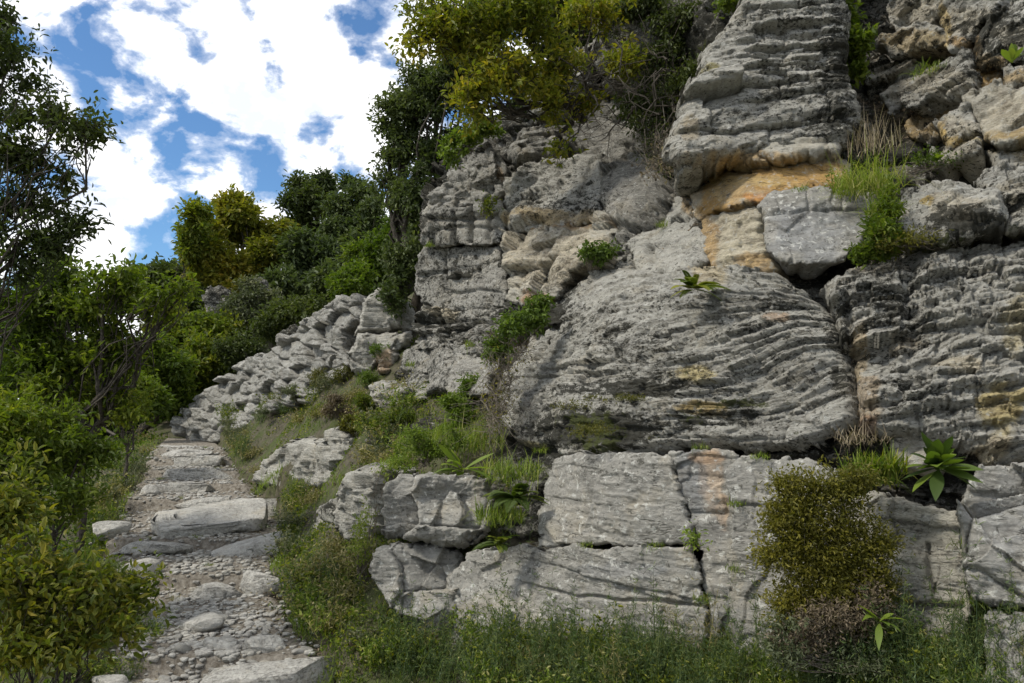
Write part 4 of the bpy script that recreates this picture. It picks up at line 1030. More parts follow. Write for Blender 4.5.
# --- bare thicket in the recess
def thicket(name, label, root, regs, n, seed, r0=.012, mat=None, leafn=0, lm=None, L=.04, sag=.1, cat='thicket'):
    r = RS(seed); root = np.asarray(root, float); paths = []; tips = []
    for i in range(n):
        px, py, Y, rx, ry = regs[r.randint(len(regs))]
        a = at(px + r.uniform(-rx, rx), py + r.uniform(-ry, ry), Y + r.uniform(-.3, .4)); b = at(px + r.uniform(-rx, rx), py + r.uniform(-ry, ry), Y + r.uniform(-.3, .4))
        a = a * .8 + root * .2
        P = wander(a, b, r, 8, .12, sag * r.uniform(-1, 1)); rr = r0 * r.uniform(.25, 1) ** 1.5
        paths.append((P, np.linspace(rr, rr * .3, 8))); tips.append(P)
        for q in range(3):
            j = r.randint(2, 7); c = P[j] + unit(P[j] - P[j-1] + r.normal(size=3) * .12) * r.uniform(.1, .4)
            paths.append((wander(P[j], c, r, 4, .1), np.linspace(rr * .5, rr * .2, 4)))
    V, F = tubes(paths, 4); 
    if leafn:
        e = empty(name, tuple(root), label, cat); mesh('stems', V, F, mat or TWIG, origin=root, parent=e)
        TP = np.concatenate(tips); k = r.randint(len(TP), size=leafn); pos = TP[k] + r.normal(size=(leafn, 3)) * .05
        LV, LF = leaves(pos, unit(r.normal(size=(leafn, 3)) + [0, 0, -.2]), unit(r.normal(size=(leafn, 3)) * .6 + [0, 0, 1]), L * r.uniform(.6, 1.3, leafn), L * .5 * r.uniform(.6, 1.3, leafn))
        mesh('foliage', LV, LF, lm, origin=root, parent=e, attr={'rnd': np.repeat(r.uniform(0, 1, leafn), 6)}, smooth_=False); return e
    return tag(mesh(name, V, F, mat or TWIG, origin=root), label, cat)
thicket('dead_thicket', 'dark tangled thicket filling the recess left of the layered buttress', at(690,60,8.0), [(690,40,7.8,45,50),(665,100,7.7,34,60),(630,20,8.2,50,30),(660,120,7.6,30,50),(720,0,7.8,50,30),(645,60,8,30,50),(660,170,7.3,16,30)], 230, 531, leafn=11000, lm=L_DARK, L=.035)
thicket('grey_branches', 'thin bare grey branches crossing in front of the rounded rock bulge', at(700,40,7.4), [(600,80,7.1,60,40),(630,110,7.1,50,40),(570,110,7.1,40,40)], 26, 532, r0=.018, mat=BARK, cat='branches')
thicket('dry_bush', 'dry pale twiggy bush with withered flowers beside the egg shaped boulder', at(655,180,6.9), [(655,165,6.6,20,12),(665,150,6.6,14,16)], 34, 533, r0=.006, leafn=160, lm=L_DRY, L=.04, cat='bush')
thicket('wiry_bush', 'brown wiry bush hanging beside the left edge of the folded slab', at(505,350,6.4), [(500,385,5.8,14,30),(510,350,6.0,24,20),(495,420,5.7,12,24)], 110, 534, r0=.006, leafn=900, lm=L_OLIVE, L=.022, cat='bush')
# --- crevice plants
shrub('glossy_bush', 'glossy green bush with bright tips in the corner left of the folded slab', 520,322,5.95,26,24, 420, 9, .035, L_BRI, 541, extra=[(500,345,18,14),(538,305,16,12)], tint=-.2, cat='bush')
shrub('ledge_bush', 'small green bush on the shelf above the jagged stepped rocks', 590,256,6.3,18,11, 150, 8, .035, L_BRI, 542, tint=-.15, cat='bush', extra=[(608,250,10,7)])
shrub('cushion_bush', 'yellow flecked olive shrub covering the lower rocks between the tall block and the fractured rock', 828,550,3.5,50,50, 4200, 9, .018, L_OLIVE, 543, W=.45, fill=.0, twig=.13, extra=[(800,505,28,28),(845,590,38,30),(835,490,34,20),(862,560,22,44),(795,540,24,40),(820,600,34,26),(785,482,16,10),(776,520,12,16),(882,588,14,18),(788,604,20,18),(768,556,10,14),(862,622,22,12),(860,478,16,10),(885,545,9,14),(800,630,18,10)], tint=.02, rd=.07, cl=0)
shrub('dead_mat', 'brown dead undergrowth hanging below the olive shrub', 835,618,3.42,46,18, 900, 8, .016, L_DRY, 586, W=.4, fill=0, twig=.08, rd=.07, cl=0, tint=-.15, extra=[(800,640,30,14),(870,600,16,18)])
shrub('herb_patch', 'low grey herbs on the stones under the olive shrub', 790,640,3.4,40,26, 380, 8, .018, L_GREY, 544, tint=-.25, extra=[(850,655,40,20)])
shrub('hollow_moss_plant', 'mossy green plants in the hollow below the long ledge block', 950,238,4.5,60,7, 360, 7, .018, L_OLIVE, 545, tint=.05, cat='plant', extra=[(890,245,20,14)])
shrub('shelf_herbs', 'small green herbs growing on the shelf below the lens shaped boulder', 925,162,5.1,36,9, 240, 7, .02, L_MID, 546, cat='plant', extra=[(860,178,40,10),(960,160,14,6)], tint=-.05)
shrub('cleft_plant', 'leafy plant hanging in the dark cleft right of the layered buttress', 852,40,6.0,16,34, 420, 7, .045, L_MID, 547, W=.6, cat='plant', extra=[(846,10,18,14),(858,70,10,12)], tint=-.1)
shrub('ivy_patch', 'green patch of leaves at the top left shoulder of the layered buttress', 735,2,6.2,22,7, 130, 7, .04, L_MID, 548, cat='plant')
shrub('trailing_plant', 'long green plant trailing down beside the long ledge block', 876,235,4.6,18,26, 420, 8, .035, L_MID, 549, W=.4, cat='plant', extra=[(866,255,14,16),(884,205,10,18)], tint=.08)
shrub('crack_weed', 'tiny green weed growing in the long crack', 694,538,4.0,6,7, 24, 7, .02, L_BRI, 550, cat='plant')
shrub('tower_weed', 'small yellow green plant on a ledge of the rock tower', 488,205,8.1,8,8, 40, 7, .035, L_YEL, 551, cat='plant')
shrub('boulder_creeper', 'leafy green growth running down the crack between the two left boulders', 362,540,5.6,8,34, 260, 7, .02, L_GRASS, 552, cat='plant', tint=.0, extra=[(385,468,12,10),(372,600,10,20)])
shrub('trefoil_patch', 'bright low leafy plants on the bank behind the faceted boulder', 425,452,6.0,36,12, 560, 8, .024, L_BRI, 553, cat='plant', tint=-.08, extra=[(400,462,20,8),(455,440,18,14),(412,440,24,10)])
shrub('moss_tuft', 'dark green moss and small ferns under the folded slab, left end', 588,430,4.62,26,14, 260, 7, .012, L_OLIVE, 554, cat='moss', tint=-.25, twig=.04, extra=[(620,398,36,4),(570,405,20,6),(650,440,14,5)])
for i, (px, py, rx, ry, m, lb, Yb) in enumerate([(352,428,15,16,L_OLIVE,'round brown green bush on the slope above the rounded boulder',8.9),(398,418,20,13,L_YEL,'yellow bush on the slope below the plinth stone',8.0),
      (340,408,18,12,L_DRY,'rusty dry bush on the upper slope',9.6),(345,375,12,8,L_OLIVE,'dark small bush under the dry stone wall head',10.6),(318,378,9,10,L_OLIVE,'small olive bush against the dry stone wall',11.2),
      (368,378,8,8,L_BRI,'bright green tuft by the tan upright stone',10.0),(365,400,16,9,L_YEL,'yellowish bush beside the square grey stone',9.2),(270,408,18,9,L_GREY,'grey bush at the foot of the dry stone wall',13),
      (300,395,16,9,L_GREY,'grey green bush halfway along the foot of the dry stone wall',12.2),(450,415,24,20,L_GRASS,'tall grassy green bush between the tower foot and the folded slab',6.9),
      (470,395,20,16,L_GRASS,'hazy green bush next to the wiry brown one',7.2),(378,350,7,6,L_BRI,'little plant in the overhung hollow of the wall head',10.1)]):
    shrub('slope_bush', lb, px, py, Yb, rx, ry, int(rx * ry * 1.3) + 40, 8, .03, m, 560 + i, cat='bush', twig=.1, tint=-.08)

def rosette(name, label, loc, n, L, W, mat, seed, elev=(15, 75), prof='spoon', bend=.35, az=None, cat='plant', tint=0, lean=(0, -.35)):
    r = RS(seed); loc = np.asarray(loc, float)
    a = r.uniform(0, 6.28, n) if az is None else np.radians(r.uniform(az[0], az[1], n)); el = np.radians(r.uniform(*elev, n))
    d = np.stack([np.cos(a) * np.cos(el) + lean[0], np.sin(a) * np.cos(el) + lean[1], np.sin(el)], -1); d = unit(d)
    LL = L * r.uniform(.65, 1.1, n); 
    V, F, k = ribbons(loc + r.normal(size=(n, 3)) * L * .03, d, LL, W * r.uniform(.75, 1.15, n), bend * r.uniform(.3, 1.4, n), 8, prof, roll=r.uniform(-.5, .5, n))
    e = empty(name, tuple(loc), label, cat)
    for i in range(n):
        sl = slice(i * k, (i + 1) * k); nf = len(F) // n
        mesh('leaf', V[sl], F[i * nf:(i + 1) * nf] - i * k, mat, origin=loc, parent=e, attr={'rnd': np.full(k, np.clip(r.uniform() * .7 + .15 + tint, 0, 1))})
    return e
rosette('broad_leaved_plant', 'big rosette of broad bright green leaves growing from the ledge', onc(938,468,.72), 34, .19, .050, L_BRI, 571, elev=(-15, 80), tint=-.3, bend=.35, lean=(0,-.15), az=(165,375))
rosette('strap_leaved_plant', 'vivid green plant with long lobed leaves on top of the faceted boulder', at(462,470,5.0), 13, .24, .05, L_BRI, 572, elev=(0, 75), tint=.15, bend=.35, lean=(-.1,-.15), az=(150,380))
rosette('drooping_leaf_plant', 'small plant with drooping pale green leaves under the olive shrub', at(880,622,3.3), 8, .12, .034, L_BRI, 573, elev=(-5, 60), tint=-.05, bend=.7, az=(150,390), lean=(0,0))
rosette('seedling', 'pale green seedling on the tan shelf stone', onc(1012,62,.62), 6, .15, .04, L_BRI, 574, elev=(30, 85), tint=.1)
rosette('shelf_seedling', 'small clover like plant on the shelf left of the long ledge block', onc(938,160,.42), 7, .08, .035, L_BRI, 575, elev=(10, 60), tint=-.1)

def fern(name, label, loc, n, L, mat, seed, lean=(0, -.4), elev=(20, 70), tint=0):
    r = RS(seed); loc = np.asarray(loc, float); e = empty(name, tuple(loc), label, 'fern')
    for i in range(n):
        a = math.radians(r.uniform(165, 385)); el = math.radians(r.uniform(*elev)); d = unit(np.array([math.cos(a) * math.cos(el) + lean[0], math.sin(a) * math.cos(el) + lean[1], math.sin(el)]))
        Li = L * r.uniform(.6, 1.1); s = np.linspace(.12, 1, 26); C = loc + d * (s * Li)[:, None]; C[:, 2] -= .45 * Li * s ** 2
        T = unit(np.gradient(C, axis=0)); sd = unit(np.cross(T, [0, 0, 1.0])); pl = Li * .15 * np.sin(np.pi * np.clip(s, 0, 1) ** .8) ** .8 + .004
        pos = np.concatenate([C, C]); dd = np.concatenate([sd, -sd]) + np.concatenate([T, T]) * .35; nn = unit(np.cross(np.concatenate([T, -T]), np.concatenate([sd, sd])))
        V, F = leaves(pos, unit(dd), nn + r.normal(size=nn.shape) * .15, np.concatenate([pl, pl]), np.full(52, Li * .045))
        V2, F2 = tubes([(C, np.linspace(.0025, .001, 26))], 3)
        mesh('frond', np.concatenate([V, V2]), [F, F2 + len(V)], mat, origin=loc, parent=e, attr={'rnd': np.full(len(V) + len(V2), np.clip(r.uniform(.2, .8) + tint, 0, 1))}, smooth_=False)
    return e
fern('fern', 'fern in the crack at the left foot of the cream crumbly rock', onc(693,290,.42), 20, .24, L_MID, 581, lean=(-.1,-.1), elev=(0,80), tint=.1)
fern('fern', 'fern in the shaded gap left of the broad smooth block', at(515,500,4.95), 22, .26, L_MID, 582, lean=(-.1,-.3), tint=-.1)
fern('fern', 'fern low in the gap beside the lower slab', at(500,545,4.85), 16, .2, L_MID, 583, tint=0)

def tuft_mesh(loc, n, L, W, seed, spread=.03, lean=(0, 0), upk=1.4, bend=.5, prof='grass', segs=4):
    r = RS(seed); root = np.asarray(loc) + np.clip(r.normal(size=(n, 3)), -1.3, 1.3) * np.array([spread, spread, spread * .25])
    d = unit(r.normal(size=(n, 3)) * .55 + np.array([lean[0], lean[1], upk]))
    V, F, k = ribbons(root, d, L * r.uniform(.35, 1.1, n), W * r.uniform(.6, 1.3, n), bend * r.uniform(.2, 1.5, n), segs, prof)
    return V, F, np.repeat(np.clip(r.beta(2, 2, n), 0, 1), k)
def tuft(name, label, loc, n, L, W, mat, seed, cat='grass tuft', group=None, tint=0, **kw):
    V, F, rn = tuft_mesh(loc, n, L, W, seed, **kw)
    return tag(mesh(name, V, F, mat, origin=loc, attr={'rnd': np.clip(rn + tint, 0, 1)}, smooth_=False), label, cat, group)
tuft('grass_tuft', 'thick green grass tuft on the ledge left of the broad leaved plant', onc(868,480,.6), 420, .19, .007, L_GRASS, 591, spread=.07, tint=.0, lean=(0,-.3))
tuft('grass_tuft', 'darker leafy grass beside the small wedged stone', onc(885,470,.62), 200, .16, .010, L_MID, 592, spread=.05, lean=(0,-.3))
tuft('grass_tuft', 'long fine pale grass on the shelf right of the layered buttress', onc(868,190,.55), 520, .42, .0045, L_GRASS, 593, spread=.12, tint=.15, bend=.7, lean=(-.1,-.2))
tuft('grass_tuft', 'straw coloured stalks standing in the cleft right of the layered buttress', onc(872,150,.5), 160, .38, .004, L_DRY, 594, spread=.10, tint=.1, upk=2.2, bend=.4)
tuft('grass_tuft', 'bright green grass growing in the crack left of the long ledge block', onc(882,215,.6), 260, .2, .006, L_GRASS, 595, spread=.05, tint=.02, lean=(-.1,-.3))
tuft('grass_tuft', 'thin grass by the sloping shard', onc(930,72,.5), 160, .12, .004, L_GRASS, 596, spread=.07, tint=.05)
tuft('grass_tuft', 'green grass hanging below the hollow of the folded slab', at(512,475,5.3), 420, .28, .006, L_GRASS, 597, spread=.13, tint=.0, bend=.9)
tuft('grass_tuft', 'grass tuft at the foot of the ferns beside the lower slab', at(500,520,4.9), 300, .24, .006, L_GRASS, 598, spread=.10, bend=.7)
tuft('grass_tuft', 'tall grass on the bank between the glossy bush and the bright plant', at(468,445,6.2), 500, .34, .006, L_GRASS, 599, spread=.2, tint=.05)
tuft('grass_tuft', 'dry grass hanging under the folded slab above the fractured rock', onc(860,440,.45), 150, .16, .004, L_DRY, 600, spread=.07, bend=.9)

# --- slope grass (nobody could count it)
def scatter_grass(name, label, n, seed, Lr, Wr, mat, region, tint=0, bend=.6, segs=3, pw=1.4, Y0=2.6, Y1=19, dens=None):
    r = RS(seed); Yv = Y0 * (Y1 / Y0) ** r.uniform(size=n * 3); m = 1.15
    X = r.uniform(-1, 1, n * 3) * .64 * Yv * m
    px, _ = px_of(np.stack([X, Yv, gz(X, Yv)], -1)); u = (X - path_c(Yv)) / (path_w(Yv) * .5)
    ok = region(X, Yv, u)
    if dens is not None: ok &= r.uniform(size=len(X)) < dens(X, Yv)
    X, Yv = X[ok][:n], Yv[ok][:n]; k0 = len(X)
    Z = gz(X, Yv) - .01; root = np.stack([X, Yv, Z], -1)
    d = unit(r.normal(size=(k0, 3)) * .5 + np.array([0, 0, 1.1]))
    pt = .5 + .5 * fbm(X * 1.3, Yv * 1.3, X * 0, 3, seed); ln = .55 + .9 * (.5 + .5 * vnoise(X * 2.6, Yv * 2.6, None, seed + 3))
    L = r.uniform(*Lr, k0) * ln
    V, F, k = ribbons(root, d, L, r.uniform(*Wr, k0) * (Yv / 6) ** .5, bend * r.uniform(.2, 1.4, k0), segs)
    rnd = np.clip(.65 * pt + .45 * r.uniform(size=k0) - .08 + tint, 0, 1)
    return tag(mesh(name, V, F, mat, attr={'rnd': np.repeat(rnd, k)}, smooth_=False), label, kind='stuff')
clump = lambda X, Y: np.clip(.35 + 1.6 * vnoise(X * 3.2, Y * 3.2, None, 44) + .5 * vnoise(X * 9, Y * 9, None, 45), .06, 1)
scatter_grass('grass', 'mixed green and dry grass on the slope and verges', 95000, 611, (.06, .2), (.003, .007), L_GRASS, lambda X, Y, u: np.abs(u) > .98, dens=clump, tint=-.05)
def scatter_cover(name, label, n, seed, L, mat, region, hgt=.08, tint=0, Y0=2.6, Y1=19, freq=2.2, thr=0):
    r = RS(seed); Yv = Y0 * (Y1 / Y0) ** r.uniform(size=n * 3); X = r.uniform(-1, 1, n * 3) * .74 * Yv
    u = (X - path_c(Yv)) / (path_w(Yv) * .5)
    ok = region(X, Yv, u) & (vnoise(X * freq, Yv * freq, None, seed) + .4 * vnoise(X * freq * 3, Yv * freq * 3, None, seed + 1) > thr)
    X, Yv = X[ok][:n], Yv[ok][:n]; k0 = len(X)
    hh = hgt * (.5 + np.clip(vnoise(X * freq, Yv * freq, None, seed), 0, 1)); P = np.stack([X, Yv, gz(X, Yv) + r.uniform(size=k0) * hh], -1)
    d = unit(r.normal(size=(k0, 3)) + [0, 0, .2]); nr = unit(r.normal(size=(k0, 3)) * .6 + [0, 0, 1.0]); LL = L * r.uniform(.6, 1.3, k0) * (Yv / 6) ** .4
    V, F = leaves(P, d, nr, LL, LL * .5)
    return tag(mesh(name, V, F, mat, attr={'rnd': np.repeat(np.clip(r.beta(2, 2, k0) + tint, 0, 1), 6)}, smooth_=False), label, kind='stuff')
scatter_cover('ground_cover', 'small leafy weeds creeping over the slope', 90000, 621, .03, L_MID, lambda X, Y, u: u > 1.1, tint=.05, thr=-.1)
scatter_cover('ground_cover', 'grey dry herbs scattered on the slope', 14000, 622, .025, L_GREY, lambda X, Y, u: u > 1.05, freq=1.6, thr=.05)
scatter_cover('ground_cover', 'brown dead leaves and stalks between the grass', 12000, 623, .03, L_DRY, lambda X, Y, u: np.abs(u) > 1.0, hgt=.03, tint=-.15, thr=-.2)
scatter_cover('ground_cover', 'dark leafy undergrowth left of the footpath', 40000, 624, .05, L_MID, lambda X, Y, u: u < -1.35, hgt=.3, tint=-.25, thr=-.3)

# --- weeds along the foot of the cliff: copies of a few kinds
def weed_proto(i, L, n, wisp):
    r = RS(700 + i); V, F, rn = tuft_mesh((0, 0, 0), n, L, .0035, 700 + i, spread=.05, upk=1.9, bend=.35, segs=5)
    # small side leaves on the stalks
    k = len(V) // n; S_ = V.reshape(n, k, 3); m = 16 if wisp else 8
    ii = r.randint(n, size=n * m); jj = r.randint(2, k, size=n * m); pos = S_[ii, jj]
    LV, LF = leaves(pos, unit(r.normal(size=(n * m, 3)) + [0, 0, .5]), unit(r.normal(size=(n * m, 3))), r.uniform(.010, .026, n * m), r.uniform(.002, .005, n * m) * (1 if wisp else 2.2))
    return np.concatenate([V, LV]), [F, LF + len(V)], np.concatenate([rn, np.repeat(r.uniform(size=n * m), 6)])
WP = []
for i, (L, n, w, m) in enumerate([(.26, 46, 1, L_WEED), (.34, 34, 1, L_WEED), (.18, 60, 0, L_GRASS), (.22, 50, 0, L_MID), (.2, 60, 0, L_GREY), (.2, 60, 0, L_STRAW)]):
    V, F, rn = weed_proto(i, L, n, w); o = mesh('weed_clump', V, F, m, attr={'rnd': rn}, smooth_=False); WP.append(o.data); bpy.data.objects.remove(o)
r = RS(31)
for i in range(105):
    px = r.uniform(385, 1040); py = r.uniform(640, 705) + 12
    if px < 520: py = r.uniform(600, 700)
    p = ghit(px, min(py, 700)); o = bpy.data.objects.new('weed_clump', WP[r.choice(4, p=[.36, .2, .22, .22])]); COL.objects.link(o)
    o.location = tuple(p); s = r.uniform(.6, 1.2) * (1.35 if 400 < px < 640 else 1); o.scale = (s, s, s * r.uniform(.8, 1.15)); o.rotation_euler = (0, 0, r.uniform(0, 6.28))
    tag(o, 'wispy dark green weed clump along the foot of the cliff', 'weed', 'weeds along the foot of the cliff')
for i in range(230):   # grass clumps on the slope and at the left verge
    if i < 100: px, py = r.uniform(235, 410), r.uniform(405, 670)
    elif i >= 140: px, py = r.uniform(215, 415), r.uniform(380, 480)
    else: px, py = r.uniform(85, 165), r.uniform(432, 560)
    if any(a0 < px < a1 and b0 < py < b1 + 14 for a0, a1, b0, b1 in ((255,350,428,480),(328,378,462,534),(366,400,384,408),(372,495,470,640))): continue
    p = ghit(px, py); u = (p[0] - path_c(p[1])) / (path_w(p[1]) * .5)
    if abs(u) < 1.25: p[0] += (1.3 - abs(u)) * (1 if i < 100 or i >= 140 else -1) * path_w(p[1]) * .5; p[2] = float(gz(p[0], p[1]))
    o = bpy.data.objects.new('grass_clump', WP[r.choice([2, 3, 0, 4, 4, 5, 5])]); COL.objects.link(o)
    o.location = tuple(p); s = r.uniform(.7, 1.7) * (1 + .03 * p[1]); o.scale = (s, s, s * .8); o.rotation_euler = (0, 0, r.uniform(0, 6.28))
    if i < 100 or i >= 140: tag(o, 'loose green grass clump on the slope right of the footpath', 'grass clump', 'grass clumps right of the footpath')
    else: tag(o, 'grey green grass clump at the verge left of the footpath', 'grass clump', 'grass clumps left of the footpath')

# --- trees at the left
tree('slender_tree', 'slender tree with airy leafy branches against the sky, rising from outside the picture', 'tree', gp(-4.1, 4.6),
     [B(10,60,4.6,44,46),B(60,120,4.6,40,44),B(20,170,4.6,50,50),B(70,215,4.7,26,28),B(-60,120,4.8,70,110),B(25,250,4.7,44,40),B(0,20,4.7,22,22),B(85,130,4.6,14,18)],
     1700, 12, .042, L_DARK, 801, trunk_r=.028, twig=.22, fill=.1, limbs=9, twigs=620, W=.42, tint=.0, split=.45)
tree('understory_tree', 'leafy green tree with a thin dark trunk left of the footpath', 'tree', gp(float(at(76,470,7.2)[0]), 7.2),
     [B(60,310,7.2,60,40),B(110,350,7.2,40,36),B(30,370,7.2,60,50),B(100,405,7.3,46,28),B(150,312,7.0,32,14),B(168,298,6.9,26,7),B(186,288,6.9,14,5),B(120,275,7,30,10),B(-10,300,7.2,60,60),B(70,270,7.3,34,20),B(120,290,7.2,28,16)],
     2100, 12, .06, L_MID, 802, trunk_r=.04, twig=.3, fill=.1, limbs=7, twigs=300, W=.48, tint=.0, split=.5)
tree('sapling', 'bright leafed sapling standing where the footpath meets the trees', 'tree', gp(float(at(128,440,11)[0]), 11),
     [B(128,405,11,24,16),B(112,385,11,20,18),B(140,385,11.5,18,20)], 700, 10, .06, L_MID, 803, trunk_r=.03, twig=.3, fill=.2, limbs=5, W=.5, tint=.05)
tree('verge_bush', 'dark green bush spreading over the verge left of the steps', 'bush', gp(float(at(40,540,5.6)[0]), 5.6),
     [B(30,430,5.6,60,44),B(80,455,5.8,34,24),B(10,480,5.4,50,40),B(60,500,5.5,36,26)], 1000, 10, .05, L_MID, 804, trunk_r=.03, twig=.25, fill=.1, limbs=6, twigs=220, W=.45, tint=-.06)
tree('broad_leafed_shrub', 'low shrub with broad yellow green leaves at the near left corner of the footpath', 'shrub', gp(float(at(20,720,3.0)[0]), 3.0),
     [B(40,560,3.0,64,40),B(90,610,3.0,56,30),B(20,630,2.9,60,44),B(0,520,3.1,40,50),B(110,585,3.1,36,18),B(60,650,2.9,50,22)], 900, 9, .036, L_SHRUB, 805, trunk_r=.014, twig=.22, fill=.05, limbs=8, twigs=420, W=.46, tint=-.04)

for i, (px, py, off, L, lb) in enumerate([(702,600,.42,.08,'short grass in the long crack near its foot'),(736,505,.42,.07,'thin grass in the joint left of the shadowed block'),(735,570,.42,.09,'grass in the joint below the peach stain'),
      (585,546,.42,.06,'tiny grass in the left part of the level joint'),(655,546,.42,.05,'tiny grass in the right part of the level joint'),(966,545,.5,.09,'grass in the joint left of the big blocky boulder'),(972,603,.5,.10,'grass where the level crack meets the big blocky boulder'),
      (905,600,.45,.06,'short grass in the crack of the fractured rock'),(540,452,.4,.10,'grass at the upper left corner of the broad block'),(760,458,.42,.07,'grass between the folded slab and the shadowed block'),
      (800,190,.3,.08,'grass at the right end of the ochre band'),(662,226,.2,.10,'grass behind the squared block'),(700,448,.36,.05,'grass above the peach stain'),(430,246,.35,.12,'grass on the ledge of the rock tower'),(470,346,.3,.14,'grass between the courses of the rock tower'),(410,366,.4,.14,'grass at the left foot of the rock tower')]):
    tuft('grass_tuft', lb, onc(px, py, off), 70, L, .0035 + (.002 if px < 500 else 0), L_GRASS, 900 + i, spread=.03, bend=.8, lean=(-.1, -.5))

# small weeds rooted among the slabs of the path
r = RS(77)
for i, (px, py) in enumerate([(208,572),(150,556),(232,505),(180,500),(160,480),(218,470),(250,560),(175,600),(140,620),(230,545),(195,556),(165,512),(245,508),(205,452),(120,600)]):
    p = ghit(px, py); Y = p[1]
    o = bpy.data.objects.new('path_weed', WP[r.choice([2, 3, 5])]); COL.objects.link(o); o.location = (p[0], Y, float(path_z(Y)) - .01)
    q = r.uniform(.35, .6); o.scale = (q, q, q * .7); tag(o, 'low green weed growing between the slabs of the footpath', 'weed', 'weeds between the slabs of the footpath')

def wisp_proto(i, L, n, m):
    V, F, rn = tuft_mesh((0, 0, 0), n, L, .003, 760 + i, spread=.035, upk=2.6, bend=.25, segs=7)
    r = RS(770 + i); k = len(V) // n; S_ = V.reshape(n, k, 3); q = n * 26
    ii = r.randint(n, size=q); jj = r.randint(3, k, size=q); pos = S_[ii, jj]
    LV, LF = leaves(pos, unit(r.normal(size=(q, 3)) + [0, 0, .9]), unit(r.normal(size=(q, 3))), r.uniform(.015, .035, q), r.uniform(.0015, .003, q))
    o = mesh('wisp_clump', np.concatenate([V, LV]), [F, LF + len(V)], m, attr={'rnd': np.concatenate([rn, np.repeat(r.uniform(size=q), 6)])}, smooth_=False)
    d = o.data; bpy.data.objects.remove(o); return d
WS = [wisp_proto(0, .46, 12, L_WEED), wisp_proto(1, .38, 16, L_WEED), wisp_proto(2, .42, 10, L_STRAW)]
r = RS(78)
for i in range(58):
    px = r.choice([r.uniform(390, 560), r.uniform(570, 770), r.uniform(860, 1030)]); p = ghit(px, r.uniform(655, 700))
    o = bpy.data.objects.new('wisp_clump', WS[r.choice(3, p=[.45, .4, .15])]); COL.objects.link(o); o.location = tuple(p)
    q = r.uniform(.7, 1.25); o.scale = (q, q, q * r.uniform(.8, 1.1)); o.rotation_euler = (0, 0, r.uniform(0, 6.28))
    tag(o, 'tall wispy bluish green stalks rising in front of the lower blocks', 'weed', 'tall wisps in front of the lower blocks')
# fallen leaves on the path
r = RS(79); n = 1500; Yv = 4.2 * (14 / 4.2) ** r.uniform(size=n); u = np.clip(np.abs(r.normal(size=n) * .25 - 1.0), 0, 1.15) * r.choice([-1, 1], n)
X = path_c(Yv) + u * path_w(Yv) * .5
V, F = leaves(np.stack([X, Yv, path_z(Yv) + .035 - .04 * (np.abs(u) > 1)], -1), unit(r.normal(size=(n, 3)) * [1, 1, .15]), unit(r.normal(size=(n, 3)) * .3 + [0, 0, 1]), r.uniform(.018, .04, n), r.uniform(.01, .02, n))
tag(mesh('leaf_litter', V, F, L_DRY, attr={'rnd': np.repeat(r.uniform(0, .8, n), 6)}, smooth_=False), 'small dead leaves fallen on the footpath', kind='stuff')
for i in range(26):
    px, py = r.uniform(80, 150), r.uniform(575, 680); p = ghit(px, py)
    o = bpy.data.objects.new('grass_clump', WP[r.choice([0, 2, 3])]); COL.objects.link(o); o.location = tuple(p); q = r.uniform(.6, 1.2); o.scale = (q, q, q * .8); o.rotation_euler = (0, 0, r.uniform(0, 6.28))
    tag(o, 'dark green weeds under the shrub at the near left edge of the footpath', 'weed', 'weeds under the near left shrub')
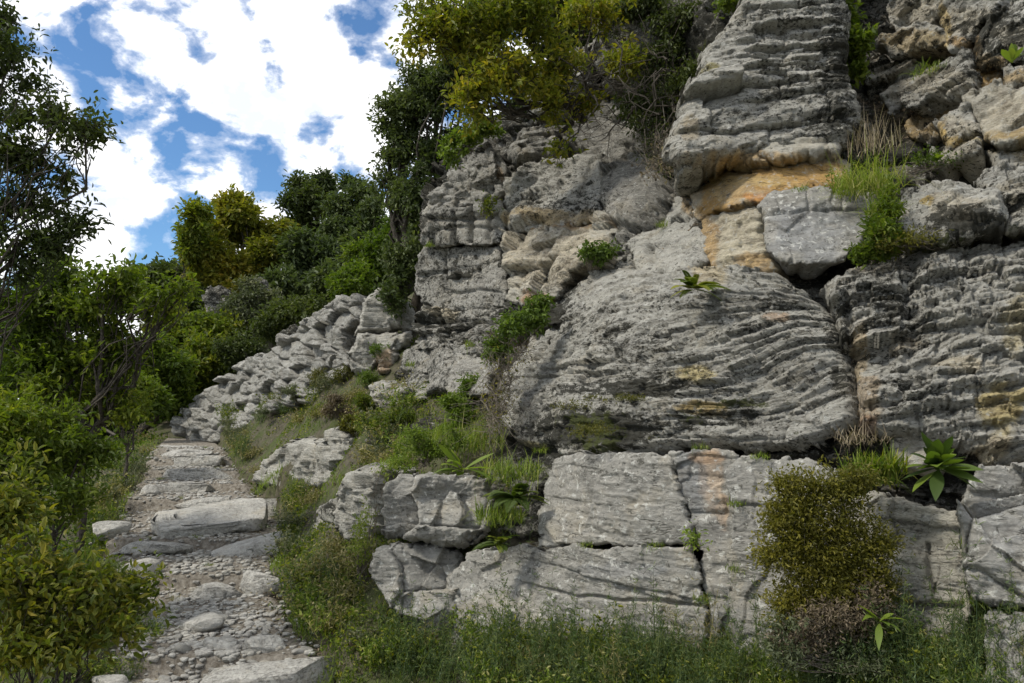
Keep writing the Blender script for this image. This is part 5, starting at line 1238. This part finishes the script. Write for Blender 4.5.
# ------------------------------------------------------------------ sky, sun, camera
def build_world():
    w = bpy.data.worlds.new('World'); sc.world = w; w.use_nodes = True
    nt = w.node_tree; nt.nodes.clear(); lk = nt.links
    out = nt.nodes.new('ShaderNodeOutputWorld'); bg = nt.nodes.new('ShaderNodeBackground')
    sky = nt.nodes.new('ShaderNodeTexSky'); sky.sky_type = 'NISHITA'; sky.sun_disc = False
    sky.sun_elevation = SUN_EL; sky.sun_rotation = SUN_ROT; sky.air_density = 1.0; sky.dust_density = .3; sky.ozone_density = 2.5
    tc = nt.nodes.new('ShaderNodeTexCoord'); v = tc.outputs['Generated']
    mp = nt.nodes.new('ShaderNodeMapping'); mp.inputs['Scale'].default_value = (1, 1, 1.5); lk.new(v, mp.inputs[0])
    n1 = noise_n(nt, mp.outputs[0], 12, 10, .56, .2)
    n2 = noise_n(nt, mp.outputs[0], 2.2, 3, .5)
    f = math_(nt, 'ADD', math_(nt, 'MULTIPLY', n1, 1.6), math_(nt, 'MULTIPLY', n2, .25))
    f = math_(nt, 'SUBTRACT', f, .425)
    nw = noise_n(nt, mp.outputs[0], 15, 6, .6)
    def gap(px, py, rad, s):
        d = at(px, py, 1.0) - np.array([0, 0, CAMZ]); d /= np.linalg.norm(d)
        dt = nt.nodes.new('ShaderNodeVectorMath'); dt.operation = 'DISTANCE'; lk.new(v, dt.inputs[0]); dt.inputs[1].default_value = d
        q = math_(nt, 'ADD', math_(nt, 'DIVIDE', dt.outputs['Value'], rad / FPX), math_(nt, 'MULTIPLY', math_(nt, 'SUBTRACT', nw, .5), 3.2))
        e = math_(nt, 'POWER', 2.718, math_(nt, 'MULTIPLY', math_(nt, 'MULTIPLY', q, q), -1.0))
        return math_(nt, 'MULTIPLY', e, s)
    for (px, py, rad, s) in GAPS: f = math_(nt, 'ADD', f, gap(px, py, rad, s))
    f = math_(nt, 'ADD', f, .02)
    m = ramp(nt, f, [(0.34, (0, 0, 0)), (0.43, (.25, .25, .25)), (0.53, (1, 1, 1))])
    shade = ramp(nt, noise_n(nt, mp.outputs[0], 9, 6, .6), [(0.36, (.66, .71, .80)), (0.50, (1, 1, 1))])
    cl = mix(nt, 1.0, shade, (CLOUD, CLOUD, CLOUD * 1.01), 'MULTIPLY')
    blue = mix(nt, 1.0, sky.outputs[0], (SKYK * .68, SKYK * .92, SKYK * 1.1), 'MULTIPLY')
    lk.new(mix(nt, m, blue, cl), bg.inputs[0]); bg.inputs[1].default_value = 0.1
    lk.new(bg.outputs[0], out.inputs[0])
# sun: high at the left and slightly behind the camera, veiled by cloud
sun_dir = Vector((-0.60, -0.26, 0.85)).normalized()      # towards the sun
SUN_EL = math.asin(sun_dir.z); SUN_ROT = math.atan2(sun_dir.x, sun_dir.y)
CLOUD = 9.6; SKYK = 0.9
GAPS = [(140,85,26,-.20),(100,75,24,-.16),(205,140,40,-.14),(165,120,22,-.10),(300,160,40,-.14),(330,175,24,-.10),(245,160,34,-.12),(100,205,34,-.10),(190,212,34,-.17),(150,245,34,-.14),(165,270,26,-.08),(320,15,20,-.12),(365,15,18,-.12),(55,20,14,-.06),
        (110,180,30,.10),(155,168,26,.12),(240,50,90,.12),(60,40,50,.06),(340,100,44,.12),(170,205,10,.06),(240,190,26,.04),(40,230,50,.10),(345,150,16,.08),(180,100,18,.05),(118,265,22,.12)]
build_world()
ld = bpy.data.lights.new('sun', 'SUN'); ld.energy = 2.5; ld.angle = math.radians(7.0); ld.color = (1.0, .95, .86)
lo = bpy.data.objects.new('sun', ld); COL.objects.link(lo); lo.rotation_euler = (-sun_dir).to_track_quat('-Z', 'Y').to_euler()
cam = bpy.data.cameras.new('camera'); co = bpy.data.objects.new('camera', cam); COL.objects.link(co)
cam.sensor_width = 36; cam.lens = 36 * FPX / W_; cam.clip_end = 3000; cam.clip_start = .05
co.location = (0, 0, CAMZ); co.rotation_euler = (math.pi / 2 + PITCH, 0, 0)
sc.camera = co
sc.view_settings.view_transform = 'Standard'; sc.view_settings.look = 'None'; sc.view_settings.gamma = 1; sc.view_settings.exposure = 0.6
